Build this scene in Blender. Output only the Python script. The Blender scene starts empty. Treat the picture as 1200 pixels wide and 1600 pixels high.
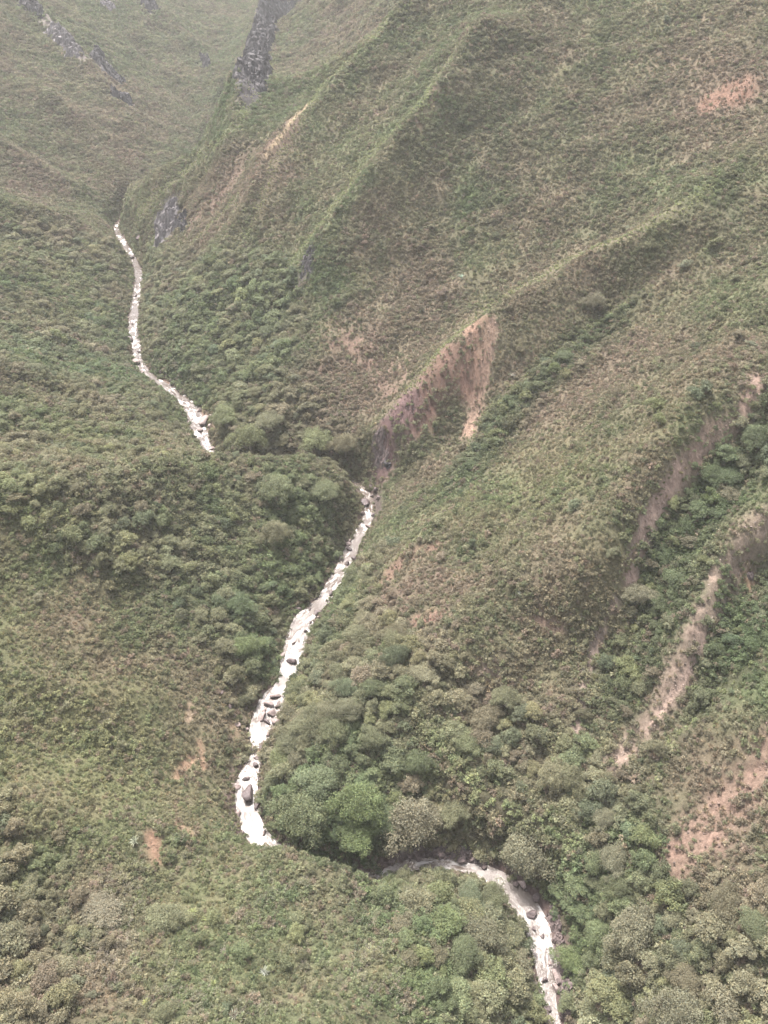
import bpy, math, random
import numpy as np

random.seed(7)
rng = np.random.default_rng(7)
R = math.radians
D = bpy.data
scene = bpy.context.scene
COL = scene.collection

# ---------------------------------------------------------------- camera
PW, PH = 1200.0, 1600.0                 # the photograph's frame, used to read directions off it
FPX = 1305.0                            # focal length in those pixels
PITCH = R(36.0)
CAMZ = 260.0
CAM = np.array([0.0, 0.0, CAMZ])
cam_d = D.cameras.new('camera')
cam_d.sensor_fit = 'VERTICAL'
cam_d.sensor_height = 24.0
cam_d.lens = 24.0 * FPX / PH
cam_d.clip_start = 0.5
cam_d.clip_end = 9000.0
cam = D.objects.new('camera', cam_d)
COL.objects.link(cam)
cam.location = CAM
cam.rotation_euler = (R(90) - PITCH, 0, 0)
scene.camera = cam

# ---------------------------------------------------------------- sky, sun, exposure
SUN_EL, SUN_AZ = 65.0, -34.0            # azimuth from +Y, negative towards -X: sun high ahead, a little to the left
EXPOSURE = 2.42
HAZE = 0.00008
world = D.worlds.new('World')
scene.world = world
world.use_nodes = True
wn = world.node_tree
bg = wn.nodes['Background']
sky = wn.nodes.new('ShaderNodeTexSky')
sky.sky_type = 'NISHITA'
sky.sun_disc = False
sky.sun_elevation = R(SUN_EL)
sky.sun_rotation = R(SUN_AZ)
sky.air_density = 1.0
sky.dust_density = 4.0
sky.ozone_density = 1.0
hsv = wn.nodes.new('ShaderNodeHueSaturation')      # thin overcast: a paler sky
hsv.inputs['Saturation'].default_value = 0.18
wn.links.new(sky.outputs[0], hsv.inputs['Color'])
warm = wn.nodes.new('ShaderNodeMix'); warm.data_type = 'RGBA'; warm.blend_type = 'MULTIPLY'; warm.inputs[0].default_value = 1.0
warm.inputs[7].default_value = (0.98, 0.965, 0.98, 1)      # slight rosy white balance, put into the sky colour
wn.links.new(hsv.outputs[0], warm.inputs[6]); wn.links.new(warm.outputs[2], bg.inputs['Color'])
bg.inputs['Strength'].default_value = 0.11
sun_d = D.lights.new('sun', 'SUN')
sun_d.energy = 2.7
sun_d.angle = R(8)
sun_d.color = (1.0, 0.925, 0.85)
sun = D.objects.new('sun', sun_d)
COL.objects.link(sun)
sdir = np.array([math.sin(R(SUN_AZ)) * math.cos(R(SUN_EL)), math.cos(R(SUN_AZ)) * math.cos(R(SUN_EL)), math.sin(R(SUN_EL))])
from mathutils import Vector
sun.rotation_euler = Vector(sdir.tolist()).to_track_quat('Z', 'Y').to_euler()
sun.location = (0, 0, 900)
vs = scene.view_settings
scene.display_settings.display_device = 'sRGB'
vs.view_transform = 'Standard'
vs.look = 'None'
vs.exposure = EXPOSURE
vs.gamma = 1.0
vs.use_curve_mapping = False
scene.render.engine = 'CYCLES'
scene.cycles.max_bounces = 6
scene.cycles.diffuse_bounces = 3
scene.cycles.glossy_bounces = 2
scene.cycles.transmission_bounces = 3
scene.cycles.transparent_max_bounces = 6
scene.cycles.volume_bounces = 0
scene.cycles.use_denoising = True

# ---------------------------------------------------------------- numpy noise
def _hash(ix, iy, seed):
    n = (ix.astype(np.int64) * 374761393 + iy.astype(np.int64) * 668265263 + seed * 982451653) & 0xffffffff
    n = ((n ^ (n >> 13)) * 1274126177) & 0xffffffff
    n = n ^ (n >> 16)
    return (n & 0xffffff) / float(0xffffff)

def vnoise(x, y, seed=0):
    ix, iy = np.floor(x), np.floor(y)
    fx, fy = x - ix, y - iy
    fx = fx * fx * fx * (fx * (fx * 6 - 15) + 10); fy = fy * fy * fy * (fy * (fy * 6 - 15) + 10)
    a, b = _hash(ix, iy, seed), _hash(ix + 1, iy, seed)
    c, d = _hash(ix, iy + 1, seed), _hash(ix + 1, iy + 1, seed)
    return (a + (b - a) * fx) * (1 - fy) + (c + (d - c) * fx) * fy          # 0..1

def fbm(x, y, scale, octs=4, seed=0, gain=0.5):
    s = np.zeros_like(x, dtype=float); amp, tot = 1.0, 0.0
    ca, sa = math.cos(0.6), math.sin(0.6)
    px, py = x / scale, y / scale
    for o in range(octs):
        s += amp * (vnoise(px, py, seed + o * 17) * 2 - 1); tot += amp
        px, py = (px * ca - py * sa) * 2.03 + 5.1, (px * sa + py * ca) * 2.03 - 3.7
        amp *= gain
    return s / tot                                                        # about -1..1

def smooth(a, b, x):
    t = np.clip((x - a) / (b - a), 0, 1)
    return t * t * (3 - 2 * t)

# ---------------------------------------------------------------- geometry of the view (to read where on the ground a feature lies)
def ray(u, v):
    k = (PH / 2 - v) / FPX; h = (u - PW / 2) / FPX
    return np.array([h, math.cos(PITCH) + k * math.sin(PITCH), -math.sin(PITCH) + k * math.cos(PITCH)])

def project(P):
    P = np.asarray(P, float) - CAM
    dep = P[..., 1] * math.cos(PITCH) - P[..., 2] * math.sin(PITCH)
    up = P[..., 1] * math.sin(PITCH) + P[..., 2] * math.cos(PITCH)
    dep = np.where(dep < 1, 1, dep)
    return PW / 2 + P[..., 0] / dep * FPX, PH / 2 - up / dep * FPX, dep

# ---------------------------------------------------------------- the river's course
RIV_GRAD = 0.05
def zr_of_y(y): return RIV_GRAD * y
RIV_PX = [  # pixel u, v, width in pixels at the photograph's scale
    (866, 1600, 26), (856, 1530, 38), (848, 1480, 50), (830, 1430, 50), (800, 1392, 46), (762, 1366, 34), (715, 1352, 22), (660, 1350, 22), (610, 1360, 22), (574, 1370, 16),
    (525, 1366, 15), (465, 1346, 16), (408, 1312, 34), (388, 1270, 34), (386, 1225, 36), (396, 1192, 22), (402, 1172, 16), (409, 1140, 42), (424, 1098, 46), (442, 1068, 22), (453, 1040, 34), (460, 1010, 38), (472, 975, 38),
    (486, 955, 28), (502, 940, 24), (522, 910, 24), (543, 872, 26), (557, 842, 19), (574, 812, 18), (577, 790, 16), (568, 766, 13), (530, 748, 14), (450, 742, 16), (380, 738, 18),
    (330, 708, 18), (312, 675, 24), (299, 640, 24), (272, 612, 17), (240, 592, 14), (217, 570, 18), (214, 545, 15), (208, 515, 14), (210, 485, 15), (214, 455, 14), (216, 425, 12),
    (206, 400, 9), (192, 378, 10), (183, 352, 7)]
riv = []
for u, v, w in RIV_PX:
    w = w * (0.74 + 0.14 * min(max((v - 500) / 700, 0), 1)) * (0.82 if v > 1340 else (1.15 if v < 700 else 1))          # the picture's widths run across a slanting stream
    d = ray(u, v)
    t = (zr_of_y(0) - CAMZ) / (d[2] - RIV_GRAD * d[1])
    riv.append((d[0] * t, d[1] * t, w / FPX * t))
riv = [(110, -420, 14), (85, -250, 14), (66, -100, 14), (56, 0, 13), (52, 60, 12)] + riv
riv += [(-222, 768, 7), (-202, 792, 7), (-190, 840, 7), (-184, 900, 8), (-178, 1000, 8), (-165, 1110, 8), (-120, 1250, 8), (0, 1450, 8), (180, 1750, 8), (400, 2200, 8), (700, 2900, 8)]

def catmull(P, n=6):
    P = np.array(P, float); Q = np.vstack([2 * P[0] - P[1], P, 2 * P[-1] - P[-2]]); out = []
    for i in range(1, len(Q) - 2):
        p0, p1, p2, p3 = Q[i - 1], Q[i], Q[i + 1], Q[i + 2]
        for k in range(n):
            t = k / n
            out.append(0.5 * ((2 * p1) + (-p0 + p2) * t + (2 * p0 - 5 * p1 + 4 * p2 - p3) * t * t + (-p0 + 3 * p1 - 3 * p2 + p3) * t ** 3))
    out.append(Q[-2]); return np.array(out)
RIV = catmull(riv, 5)                       # x, y, width

def polydist(X, Y, P, vals=None):
    """distance to a polyline, signed side (+ right of its direction), interpolated column values"""
    best = np.full(X.shape, 1e9); side = np.zeros(X.shape); out = [np.zeros(X.shape) for _ in range(P.shape[1] - 2)]
    for a, b in zip(P[:-1], P[1:]):
        dx, dy = b[0] - a[0], b[1] - a[1]; L2 = dx * dx + dy * dy + 1e-9
        t = np.clip(((X - a[0]) * dx + (Y - a[1]) * dy) / L2, 0, 1)
        ex, ey = X - a[0] - t * dx, Y - a[1] - t * dy
        dd = np.hypot(ex, ey); m = dd < best
        best = np.where(m, dd, best)
        side = np.where(m, np.sign(dy * ex - dx * ey), side)
        for k in range(len(out)):
            out[k] = np.where(m, a[2 + k] + t * (b[2 + k] - a[2 + k]), out[k])
    return best, side, out

# ---------------------------------------------------------------- the coarse height field
GX0, GX1, GY0, GY1, GS = -1100.0, 1000.0, -300.0, 2300.0, 4.0
gx = np.arange(GX0, GX1 + GS, GS); gy = np.arange(GY0, GY1 + GS, GS)
GXX, GYY = np.meshgrid(gx, gy)              # [iy, ix]

def blur(A, n):
    for _ in range(n):
        p = np.pad(A, 1, mode='edge')
        A = (p[:-2, 1:-1] + p[2:, 1:-1] + 2 * A) / 4
        p = np.pad(A, 1, mode='edge')
        A = (p[1:-1, :-2] + p[1:-1, 2:] + 2 * A) / 4
    return A

def lookup(G, x, y):
    fx = np.clip((np.asarray(x) - GX0) / GS, 0, len(gx) - 1.001); fy = np.clip((np.asarray(y) - GY0) / GS, 0, len(gy) - 1.001)
    ix, iy = fx.astype(int), fy.astype(int); fx = fx - ix; fy = fy - iy
    return (G[iy, ix] * (1 - fx) + G[iy, ix + 1] * fx) * (1 - fy) + (G[iy + 1, ix] * (1 - fx) + G[iy + 1, ix + 1] * fx) * fy

def hit(px, G, off=0.0, tmin=120.0, tmax=3500.0):
    """where a line of sight meets the height field (raised by off)"""
    d = ray(*px)
    t = np.linspace(tmin, tmax, 3400)
    P = CAM + t[:, None] * d
    below = P[:, 2] < lookup(G, P[:, 0], P[:, 1]) + off
    i = int(np.argmax(below)) if below.any() else len(t) - 1
    return P[i]

dist, side, (wid,) = polydist(GXX, GYY, RIV)
zriv = zr_of_y(GYY)
# elevation of the water abreast of each place
_, _, (ynear,) = polydist(GXX, GYY, np.column_stack([RIV[:, 0], RIV[:, 1], RIV[:, 1]]))
zriv = zr_of_y(ynear)
wr = fbm(GXX, GYY, 260, 3, seed=3)
e = np.maximum(dist - wid * 0.5 - 1.5, 0)
right = 0.85 * np.minimum(e, 22) + 0.60 * np.maximum(e - 22, 0) + 0.10 * np.maximum(e - 120, 0)
left = 0.62 * np.minimum(e, 20) + 0.52 * np.maximum(e - 20, 0) + 0.10 * np.maximum(e - 180, 0)
right = right * (1 + 0.35 * smooth(780, 1050, GYY))
BASE = zriv + np.where(side > 0, right, left) * (1 + 0.10 * wr)
BB = blur(BASE, 10)
bl = smooth(8, 45, e)
BASE = BASE * (1 - bl) + BB * bl
# ---------------------------------------------------------------- spurs and gullies  (pixels of the crest line, height, width, sharpness)
H = BASE.copy(); EB = dist - wid * 0.5
def feature(px, amp, wid_, kind='ridge', side_w=None, e0=1.0, e1=9.0):
    """raise (or carve) the ground along a line; the line is found on the raised ground, so its crest lies where it is seen"""
    global H
    pts = []
    for i, p in enumerate(px):
        a = p[2] if len(p) > 2 else amp
        q = hit(p[:2], H, a)
        pts.append((q[0], q[1], a))
    P = catmull(pts, 5)
    dd, sd, (aa,) = polydist(GXX, GYY, P)
    w = wid_ if side_w is None else np.where(sd > 0, side_w, wid_)
    r = dd / w
    if kind == 'ridge': k = np.exp(-r * 0.9) * 0.85 + np.exp(-r * r) * 0.15
    else: k = np.exp(-r * r)
    H = H + aa * k * smooth(e0, e1, e)
    return P
F = {}
# far spur whose edge cuts across the far valley
F['far_spur'] = feature([(196, 346, 6), (245, 290, 26), (300, 240, 36), (375, 145, 46), (402, 60, 56), (430, -20, 66), (520, -120, 70)], 30, 34)
F['ridge_one'] = feature([(350, 390, 9), (395, 290, 24), (415, 240, 30), (490, 150, 32), (560, 75, 32), (650, -20, 30)], 14, 22)
F['ridge_two'] = feature([(455, 430, 8), (480, 385, 20), (520, 330, 30), (600, 220, 34), (680, 130, 32), (760, 20, 30)], 14, 21)
F['ridge_three'] = feature([(584, 730, 6), (588, 680, 17), (620, 638, 22), (700, 545, 28), (765, 488, 30), (900, 400, 28), (1040, 330, 24), (1160, 240, 14)], 18, 21)
F['slide_foot'] = feature([(625, 760, -4), (690, 690, -6), (740, 620, -6), (785, 540, -4)], -6, 11, 'gully')
F['gully_three'] = feature([(700, 725, -4), (770, 650, -8), (830, 590, -9), (900, 535, -9), (960, 480, -7), (1060, 420, -5)], -8, 12, 'gully')
F['gully_one'] = feature([(925, 1160, -6), (965, 1020, -12), (1028, 925, -15), (1105, 792, -16), (1215, 665, -13), (1320, 535, -8)], -14, 12, 'gully')
F['gully_two'] = feature([(985, 1235, -7), (1050, 1145, -14), (1110, 1050, -16), (1205, 885, -16), (1320, 720, -10)], -14, 11, 'gully')
F['ridge_five'] = feature([(970, 1170, 4), (1040, 1070, 10), (1100, 945, 13), (1190, 790, 13), (1300, 650, 11)], 6, 10)
F['ridge_seven'] = feature([(1035, 1330, 4), (1015, 1240, 8), (1045, 1165, 11), (1120, 1085, 12), (1215, 990, 12), (1350, 860, 10)], 10, 18)
F['ridge_eight'] = feature([(650, 1110, 4), (700, 1188, 9), (760, 1250, 11), (850, 1284, 12), (895, 1325, 9), (925, 1390, 4)], 8, 8)
F['ridge_nine'] = feature([(590, 905, 3), (655, 838, 8), (720, 795, 5)], 6, 9)
F['left_far_edge'] = feature([(-80, 300, 16), (0, 314, 18), (90, 330, 14), (165, 350, 5)], 14, 22)
F['left_spur'] = feature([(-150, 790, 16), (0, 772, 17), (120, 760, 16), (230, 740, 15), (340, 708, 15), (440, 722, 17), (520, 733, 14), (548, 752, 7)], 14, 24)
F['near_spur'] = feature([(60, 1270, 4), (200, 1285, 6), (300, 1302, 8), (385, 1320, 10), (415, 1324, 15), (455, 1330, 18), (500, 1345, 18), (545, 1362, 15), (580, 1392, 7)], 8, 13, e0=0.3, e1=4.0)
F['rock_rib'] = feature([(60, 10, 10), (120, 80, 14), (170, 140, 12), (200, 190, 8)], 10, 16)
F['middle_spur'] = feature([(830, 1010, 3), (900, 880, 7), (1010, 720, 9), (1120, 560, 9), (1200, 440, 8)], 8, 16)
F['small_gully'] = feature([(640, 1020, -3), (700, 960, -6), (760, 880, -6), (800, 820, -4)], -5, 9, 'gully')
F['side_gully'] = feature([(780, 1120, -4), (840, 1040, -6), (780, 960, -5), (775, 900, -3)], -5, 8, 'gully')
_hx, _hy = GXX + 40, GYY - 1130
H = H + 55 * np.exp(-(_hx / 110) ** 2 - (_hy / 120) ** 2)
F['far_fold_one'] = feature([(220, -20, 16), (290, 50, 16), (345, 120, 12), (372, 165, 5)], 14, 15)
F['far_fold_two'] = feature([(60, 130, 12), (150, 215, 16), (235, 275, 12), (270, 300, 5)], 14, 17)
F['far_fold_three'] = feature([(-40, 190, 14), (60, 250, 15), (140, 300, 8)], 14, 17)
F['far_gully'] = feature([(130, -10, -8), (230, 100, -10), (300, 180, -8)], -9, 13, 'gully')
F['left_rib'] = feature([(-60, 560, 8), (60, 590, 9), (200, 640, 6)], 8, 18)
F['left_low_rib'] = feature([(-40, 1010, 7), (90, 1060, 8), (230, 1090, 6), (330, 1100, 2)], 8, 15)
# weathering: rills down the slopes, broad swells
ux, uy = 0.95, 0.30
rill = np.abs(fbm(GXX * uy - GYY * ux, (GXX * ux + GYY * uy) * 0.28, 34, 3, seed=21))
swell = fbm(GXX, GYY, 90, 3, seed=11)
k_ = smooth(6, 70, e)
H = H + k_ * (swell * 5.0 - (0.30 - rill) * 7.0 * np.where(side > 0, 1, 0.8)) + smooth(4, 20, e) * fbm(GXX, GYY, 22, 3, seed=5) * 1.3
_w1 = fbm(GXX, GYY, 34, 3, seed=171); _w2 = fbm(GXX, GYY, 34, 3, seed=177); _k = smooth(8, 40, e) * 5.5
H = H * (1 - smooth(4, 12, e)) + lookup(H, GXX + _w1 * _k, GYY + _w2 * _k) * smooth(4, 12, e)
_sr = np.abs(fbm(GXX, GYY, 26, 4, seed=181, gain=0.6))
H = H + smooth(10, 50, e) * (0.22 - _sr) * 5.0
H = H - smooth(0.8, -2.6, dist - wid * 0.5) * 2.4         # bed below the water
H = np.where(H > 420, 420 + (H - 420) * 0.12, H)         # the heights above round off to a plateau
HC = H
def height(x, y):
    x = np.asarray(x, float); y = np.asarray(y, float)
    return lookup(HC, x, y)
def ground_px(u, v): return hit((u, v), HC)
# ---------------------------------------------------------------- where things grow (masks on the height grid, in plan)
def track(px, n=5):
    """a line read off the picture, laid down on the ground: x, y, z, metres per pixel there"""
    out = []
    px = [tuple(p) for p in px]
    if len(px) == 1: px = px + [(px[0][0] + 1.0, px[0][1] + 1.0)]
    for a, b in zip(px[:-1], px[1:]):
        for k in range(n):
            t = k / n; q = ground_px(a[0] + (b[0] - a[0]) * t, a[1] + (b[1] - a[1]) * t); out.append(q)
    out.append(ground_px(*px[-1]))
    P = np.array(out)
    keep = [0]
    for i in range(1, len(P)):
        if np.hypot(*(P[i, :2] - P[keep[-1], :2])) > 0.5 or i == len(P) - 1: keep.append(i)
    P = P[keep]
    _, _, dep = project(P)
    return np.column_stack([P[:, 0], P[:, 1], P[:, 2], dep / FPX])

def poly_mask(px, soft=2):
    T = track(list(px) + [px[0]], 6)
    x, y = T[:, 0], T[:, 1]; inside = np.zeros(GXX.shape, bool); j = len(x) - 1
    for i in range(len(x)):
        c = ((y[i] > GYY) != (y[j] > GYY))
        with np.errstate(divide='ignore', invalid='ignore'):
            xi = (x[j] - x[i]) * (GYY - y[i]) / (y[j] - y[i] + 1e-12) + x[i]
        inside ^= c & (GXX < xi); j = i
    return blur(inside.astype(float), soft)

def line_mask(x, y, px, hw, soft=0.5):
    T = track(px); mg = hw * T[:, 3].max() * 2.6 + 1
    box = (x > T[:, 0].min() - mg) & (x < T[:, 0].max() + mg) & (y > T[:, 1].min() - mg) & (y < T[:, 1].max() + mg)
    out = np.zeros(x.shape); xb, yb = x[box], y[box]
    if len(xb) == 0: return out
    d, _, (_, mpp) = polydist(xb, yb, T)
    w = hw * mpp
    w = w * (1 + 0.45 * fbm(xb, yb, 7, 3, seed=41))
    out[box] = 1 - smooth(w * (1 - soft), w * (1 + soft * 0.6), d)
    return out

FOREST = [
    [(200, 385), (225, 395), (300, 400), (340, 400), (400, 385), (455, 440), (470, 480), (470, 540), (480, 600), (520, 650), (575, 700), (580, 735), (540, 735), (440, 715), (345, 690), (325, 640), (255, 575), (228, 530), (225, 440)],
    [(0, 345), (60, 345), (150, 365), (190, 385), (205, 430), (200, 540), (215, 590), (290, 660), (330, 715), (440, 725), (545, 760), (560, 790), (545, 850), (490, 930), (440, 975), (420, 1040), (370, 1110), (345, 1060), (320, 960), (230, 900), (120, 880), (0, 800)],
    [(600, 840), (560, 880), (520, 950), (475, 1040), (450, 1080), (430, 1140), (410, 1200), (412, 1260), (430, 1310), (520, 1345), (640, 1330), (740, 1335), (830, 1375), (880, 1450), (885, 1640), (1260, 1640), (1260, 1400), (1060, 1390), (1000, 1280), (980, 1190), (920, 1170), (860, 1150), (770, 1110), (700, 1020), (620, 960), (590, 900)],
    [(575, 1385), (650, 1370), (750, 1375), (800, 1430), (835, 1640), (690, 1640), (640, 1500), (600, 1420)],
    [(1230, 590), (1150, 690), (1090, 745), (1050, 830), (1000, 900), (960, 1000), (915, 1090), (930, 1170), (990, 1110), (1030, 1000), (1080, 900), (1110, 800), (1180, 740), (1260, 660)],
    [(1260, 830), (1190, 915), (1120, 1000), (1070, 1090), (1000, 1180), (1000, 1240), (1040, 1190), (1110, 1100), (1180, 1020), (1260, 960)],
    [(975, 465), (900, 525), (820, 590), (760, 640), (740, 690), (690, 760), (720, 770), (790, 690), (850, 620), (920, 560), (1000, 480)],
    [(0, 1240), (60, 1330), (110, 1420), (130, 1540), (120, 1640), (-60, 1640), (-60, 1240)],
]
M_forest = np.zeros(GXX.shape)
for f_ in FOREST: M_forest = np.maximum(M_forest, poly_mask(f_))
M_steepr = (side > 0).astype(float)

def warp(x, y, s=6.0, a=5.0):
    return x + a * fbm(x, y, s * 3, 3, seed=51), y + a * fbm(x, y, s * 3, 3, seed=57)

SOIL = [  # px line, half width px, colour, strength
    ([(1112, 166), (1140, 152), (1162, 142)], 18, (0.23, 0.145, 0.11), 0.95), ([(1112, 152), (1140, 138), (1165, 126)], 18, (0.23, 0.145, 0.11), 0.85),
    ([(768, 512), (762, 545), (752, 600), (742, 645), (732, 675)], 13, (0.37, 0.265, 0.21), 0.85),
    ([(742, 520), (735, 560), (728, 600)], 22, (0.34, 0.225, 0.175), 0.85),
    ([(705, 560), (680, 600), (655, 640)], 34, (0.22, 0.14, 0.115), 0.85),
    ([(640, 625), (606, 675), (600, 720)], 26, (0.18, 0.12, 0.12), 0.9),
    ([(1180, 590), (1160, 645), (1105, 690), (1062, 740)], 15, (0.35, 0.26, 0.22), 0.72),
    ([(1062, 740), (1012, 815), (994, 870), (985, 905)], 13, (0.46, 0.35, 0.30), 0.85),
    ([(960, 945), (930, 1010), (912, 1080), (900, 1150)], 9, (0.35, 0.28, 0.245), 0.75),
    ([(1185, 820), (1120, 930), (1070, 1030), (1030, 1110), (965, 1190)], 26, (0.32, 0.25, 0.21), 0.70),
    ([(1100, 1000), (1065, 1070), (1010, 1140)], 6, (0.44, 0.34, 0.29), 0.85),
    ([(1165, 905), (1170, 912)], 8, (0.40, 0.29, 0.2), 1.0),
    ([(1190, 1190), (1140, 1255), (1095, 1310), (1060, 1345)], 42, (0.27, 0.19, 0.155), 0.72),
    ([(530, 520), (580, 560), (625, 600)], 34, (0.23, 0.155, 0.13), 0.5),
    ([(602, 905), (640, 868), (680, 855)], 15, (0.22, 0.145, 0.115), 0.75),
    ([(655, 970), (685, 960)], 15, (0.27, 0.165, 0.135), 0.8),
    ([(840, 968), (875, 985)], 9, (0.29, 0.21, 0.17), 0.8),
    ([(745, 1040), (780, 1055)], 8, (0.27, 0.2, 0.17), 0.6),
    ([(300, 1185), (275, 1215)], 7, (0.34, 0.24, 0.17), 0.9),
    ([(312, 1160), (318, 1200)], 6, (0.34, 0.24, 0.17), 0.8),
    ([(298, 1100), (295, 1128)], 5, (0.38, 0.3, 0.22), 0.9),
    ([(292, 1012), (294, 1030)], 5, (0.3, 0.22, 0.17), 0.8),
    ([(238, 1310), (245, 1340)], 11, (0.27, 0.18, 0.13), 0.9),
    ([(275, 1285), (292, 1300)], 9, (0.33, 0.24, 0.17), 0.8),
    ([(362, 1130), (368, 1175)], 10, (0.36, 0.28, 0.2), 0.7),
    ([(300, 825), (305, 827)], 7, (0.4, 0.32, 0.24), 0.8),
    ([(455, 190), (400, 240), (350, 300), (300, 350)], 26, (0.16, 0.11, 0.09), 0.6),
    ([(490, 152), (455, 190), (415, 242)], 4, (0.36, 0.29, 0.2), 1.0),
    ([(600, 170), (560, 200)], 12, (0.24, 0.17, 0.14), 0.5),
    ([(700, 130), (660, 190)], 18, (0.24, 0.17, 0.14), 0.4),
    ([(255, 600), (300, 640), (330, 665)], 12, (0.3, 0.22, 0.17), 0.6),
    ([(1080, 30), (1000, 90), (1100, 110)], 26, (0.2, 0.145, 0.11), 0.4),
    ([(900, 640), (860, 700)], 30, (0.2, 0.17, 0.11), 0.35),
]
ROCKY = [
    ([(262, 335), (262, 365)], 20, (0.30, 0.28, 0.28), 1.0),
    ([(50, 10), (100, 60), (125, 92)], 14, (0.2, 0.18, 0.17), 0.8),
    ([(140, 92), (172, 122)], 14, (0.2, 0.18, 0.17), 0.8),
    ([(175, 148), (205, 160)], 12, (0.19, 0.17, 0.165), 0.7),
    ([(225, 0), (240, 15)], 12, (0.19, 0.17, 0.165), 0.8),
    ([(445, -10), (412, 50), (398, 100), (382, 150)], 22, (0.07, 0.065, 0.07), 0.95),
    ([(600, 1352), (655, 1340), (720, 1342), (790, 1368), (850, 1420), (876, 1480), (872, 1610)], 11, (0.13, 0.095, 0.09), 0.9),
    ([(560, 770), (585, 775), (592, 800)], 8, (0.12, 0.1, 0.095), 0.8),
    ([(480, 420), (470, 440)], 16, (0.16, 0.13, 0.14), 0.6),
]
CREST = [
    ([(700, 100), (640, 180), (600, 222), (520, 328), (465, 400)], 15),
    ([(1100, 300), (1040, 340), (900, 402), (765, 482), (700, 535), (620, 632)], 16),
    ([(655, 1120), (700, 1188), (760, 1250), (850, 1284), (895, 1322)], 9),
    ([(655, 838), (600, 890)], 5),
    ([(370, 310), (300, 380)], 6),
    ([(1200, 1010), (1120, 1090), (1050, 1160), (1020, 1220)], 8),
    ([(600, 40), (500, 140), (440, 230), (385, 370)], 9), ([(420, 100), (375, 190), (300, 260), (215, 335)], 8), ([(730, 700), (760, 640), (860, 560), (980, 470)], 7),
]
MIX_G = np.array([0.100, 0.136, 0.066]); MIX_O = np.array([0.160, 0.164, 0.094]); MIX_B = np.array([0.200, 0.150, 0.122])
YEL = np.array([0.198, 0.205, 0.092]); PALE = np.array([0.19, 0.18, 0.125]); DARKG = np.array([0.070, 0.098, 0.048]); BLUEG = np.array([0.085, 0.118, 0.075]); PINKB = np.array([0.19, 0.13, 0.115])

BROWNZ = [  # pixel blob centre, radius px, strength : drier, browner growth
    ((560, 590), 90, .7), ((660, 470), 110, .55), ((700, 640), 70, .3), ((900, 600), 150, .45), ((1100, 130), 110, .6), ((1000, 560), 120, .35), ((780, 330), 140, .4), ((860, 430), 90, .5), ((1050, 1080), 90, .7), ((1130, 1260), 110, .7), ((800, 900), 140, .4), ((680, 900), 80, .5),
    ((50, 280), 60, .6), ((160, 150), 120, .25), ((410, 250), 70, .7), ((340, 330), 60, .6), ((520, 60), 80, .3), ((880, 180), 120, .35), ((200, 1490), 70, .3), ((430, 1480), 90, .25), ((150, 1420), 60, .4), ((130, 930), 120, .3), ((300, 980), 80, .3), ((1000, 380), 100, .3), ((1150, 560), 80, .5), ((60, 690), 60, .35), ((1020, 820), 60, .5)]
GREENZ = [((150, 560), 140, .6), ((230, 470), 60, .3), ((60, 480), 120, .5), ((400, 150), 90, .3), ((760, 200), 130, .35), ((560, 330), 90, .3), ((940, 340), 110, .35), ((1120, 330), 100, .3), ((520, 1200), 110, .6), ((350, 820), 120, .4), ((680, 660), 50, .5), ((500, 470), 80, .4), ((60, 1400), 110, .5), ((900, 1480), 120, .5), ((650, 1450), 80, .5), ((760, 700), 90, .3), ((720, 80), 100, .5), ((1100, 760), 60, .7), ((1150, 1000), 70, .7)]
YELZ = [((60, 820), 90, .6), ((100, 1180), 210, .8), ((150, 700), 170, .5), ((60, 1000), 170, .65), ((100, 450), 120, .4), ((420, 850), 90, .3), ((350, 1430), 150, .35), ((150, 1330), 100, .35), ((830, 760), 140, .45), ((700, 1230), 60, .4), ((1000, 680), 120, .25), ((60, 380), 80, .35), ((530, 110), 60, .5), ((200, 1050), 120, .35), ((330, 660), 50, .3), ((650, 1560), 90, .4), ((900, 870), 90, .3)]
def zone_grid(Z):
    A = np.zeros(GXX.shape)
    for (c, r, s) in Z:
        T = track([c]); w = r * T[0, 3]
        # wider up and down the slope than across the line of sight
        A = np.maximum(A, s * np.exp(-(((GXX - T[0, 0]) / w) ** 2 + ((GYY - T[0, 1]) / (w * 1.5)) ** 2)))
    return A
DARKZ = [FOREST[4], FOREST[5], FOREST[6]]
Z_d = np.zeros(GXX.shape)
for f_ in DARKZ: Z_d = np.maximum(Z_d, poly_mask(f_, 3))
Z_b, Z_g, Z_y = zone_grid(BROWNZ), zone_grid(GREENZ), zone_grid(YELZ)

def growth_colour(x, y):
    """colour of the plants at a place: broad zones, drifts and patches"""
    wx, wy = warp(x, y, 8, 7)
    n1 = fbm(x, y, 48, 4, seed=61) * 1.25; n2 = fbm(x, y, 16, 3, seed=67); n3 = fbm(x, y, 5.5, 2, seed=71)
    b = np.clip(lookup(Z_b, wx, wy) * 1.25 + 0.18 + n1 * 0.42 + n2 * 0.55, 0, 1)
    g = np.clip(lookup(Z_g, wx, wy) * 1.1 + 0.30 - n1 * 0.35 + n3 * 0.5, 0, 1)
    yl = np.clip(lookup(Z_y, wx, wy) * 1.1 + n2 * 0.4 - 0.1, 0, 1)
    b, g, yl = b[..., None], g[..., None], yl[..., None]
    c = MIX_O * np.ones(x.shape + (3,))
    c = c * (1 - g) + MIX_G * g
    c = c * (1 - yl * 0.7) + YEL * yl * 0.7
    dk = lookup(Z_d, wx, wy)[..., None]; b = b * (1 - 0.8 * dk)
    c = c * (1 - b * 0.75) + MIX_B * b * 0.75
    c = c * (1 - dk * 0.75) + DARKG * 0.8 * dk * 0.75
    return c

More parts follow.
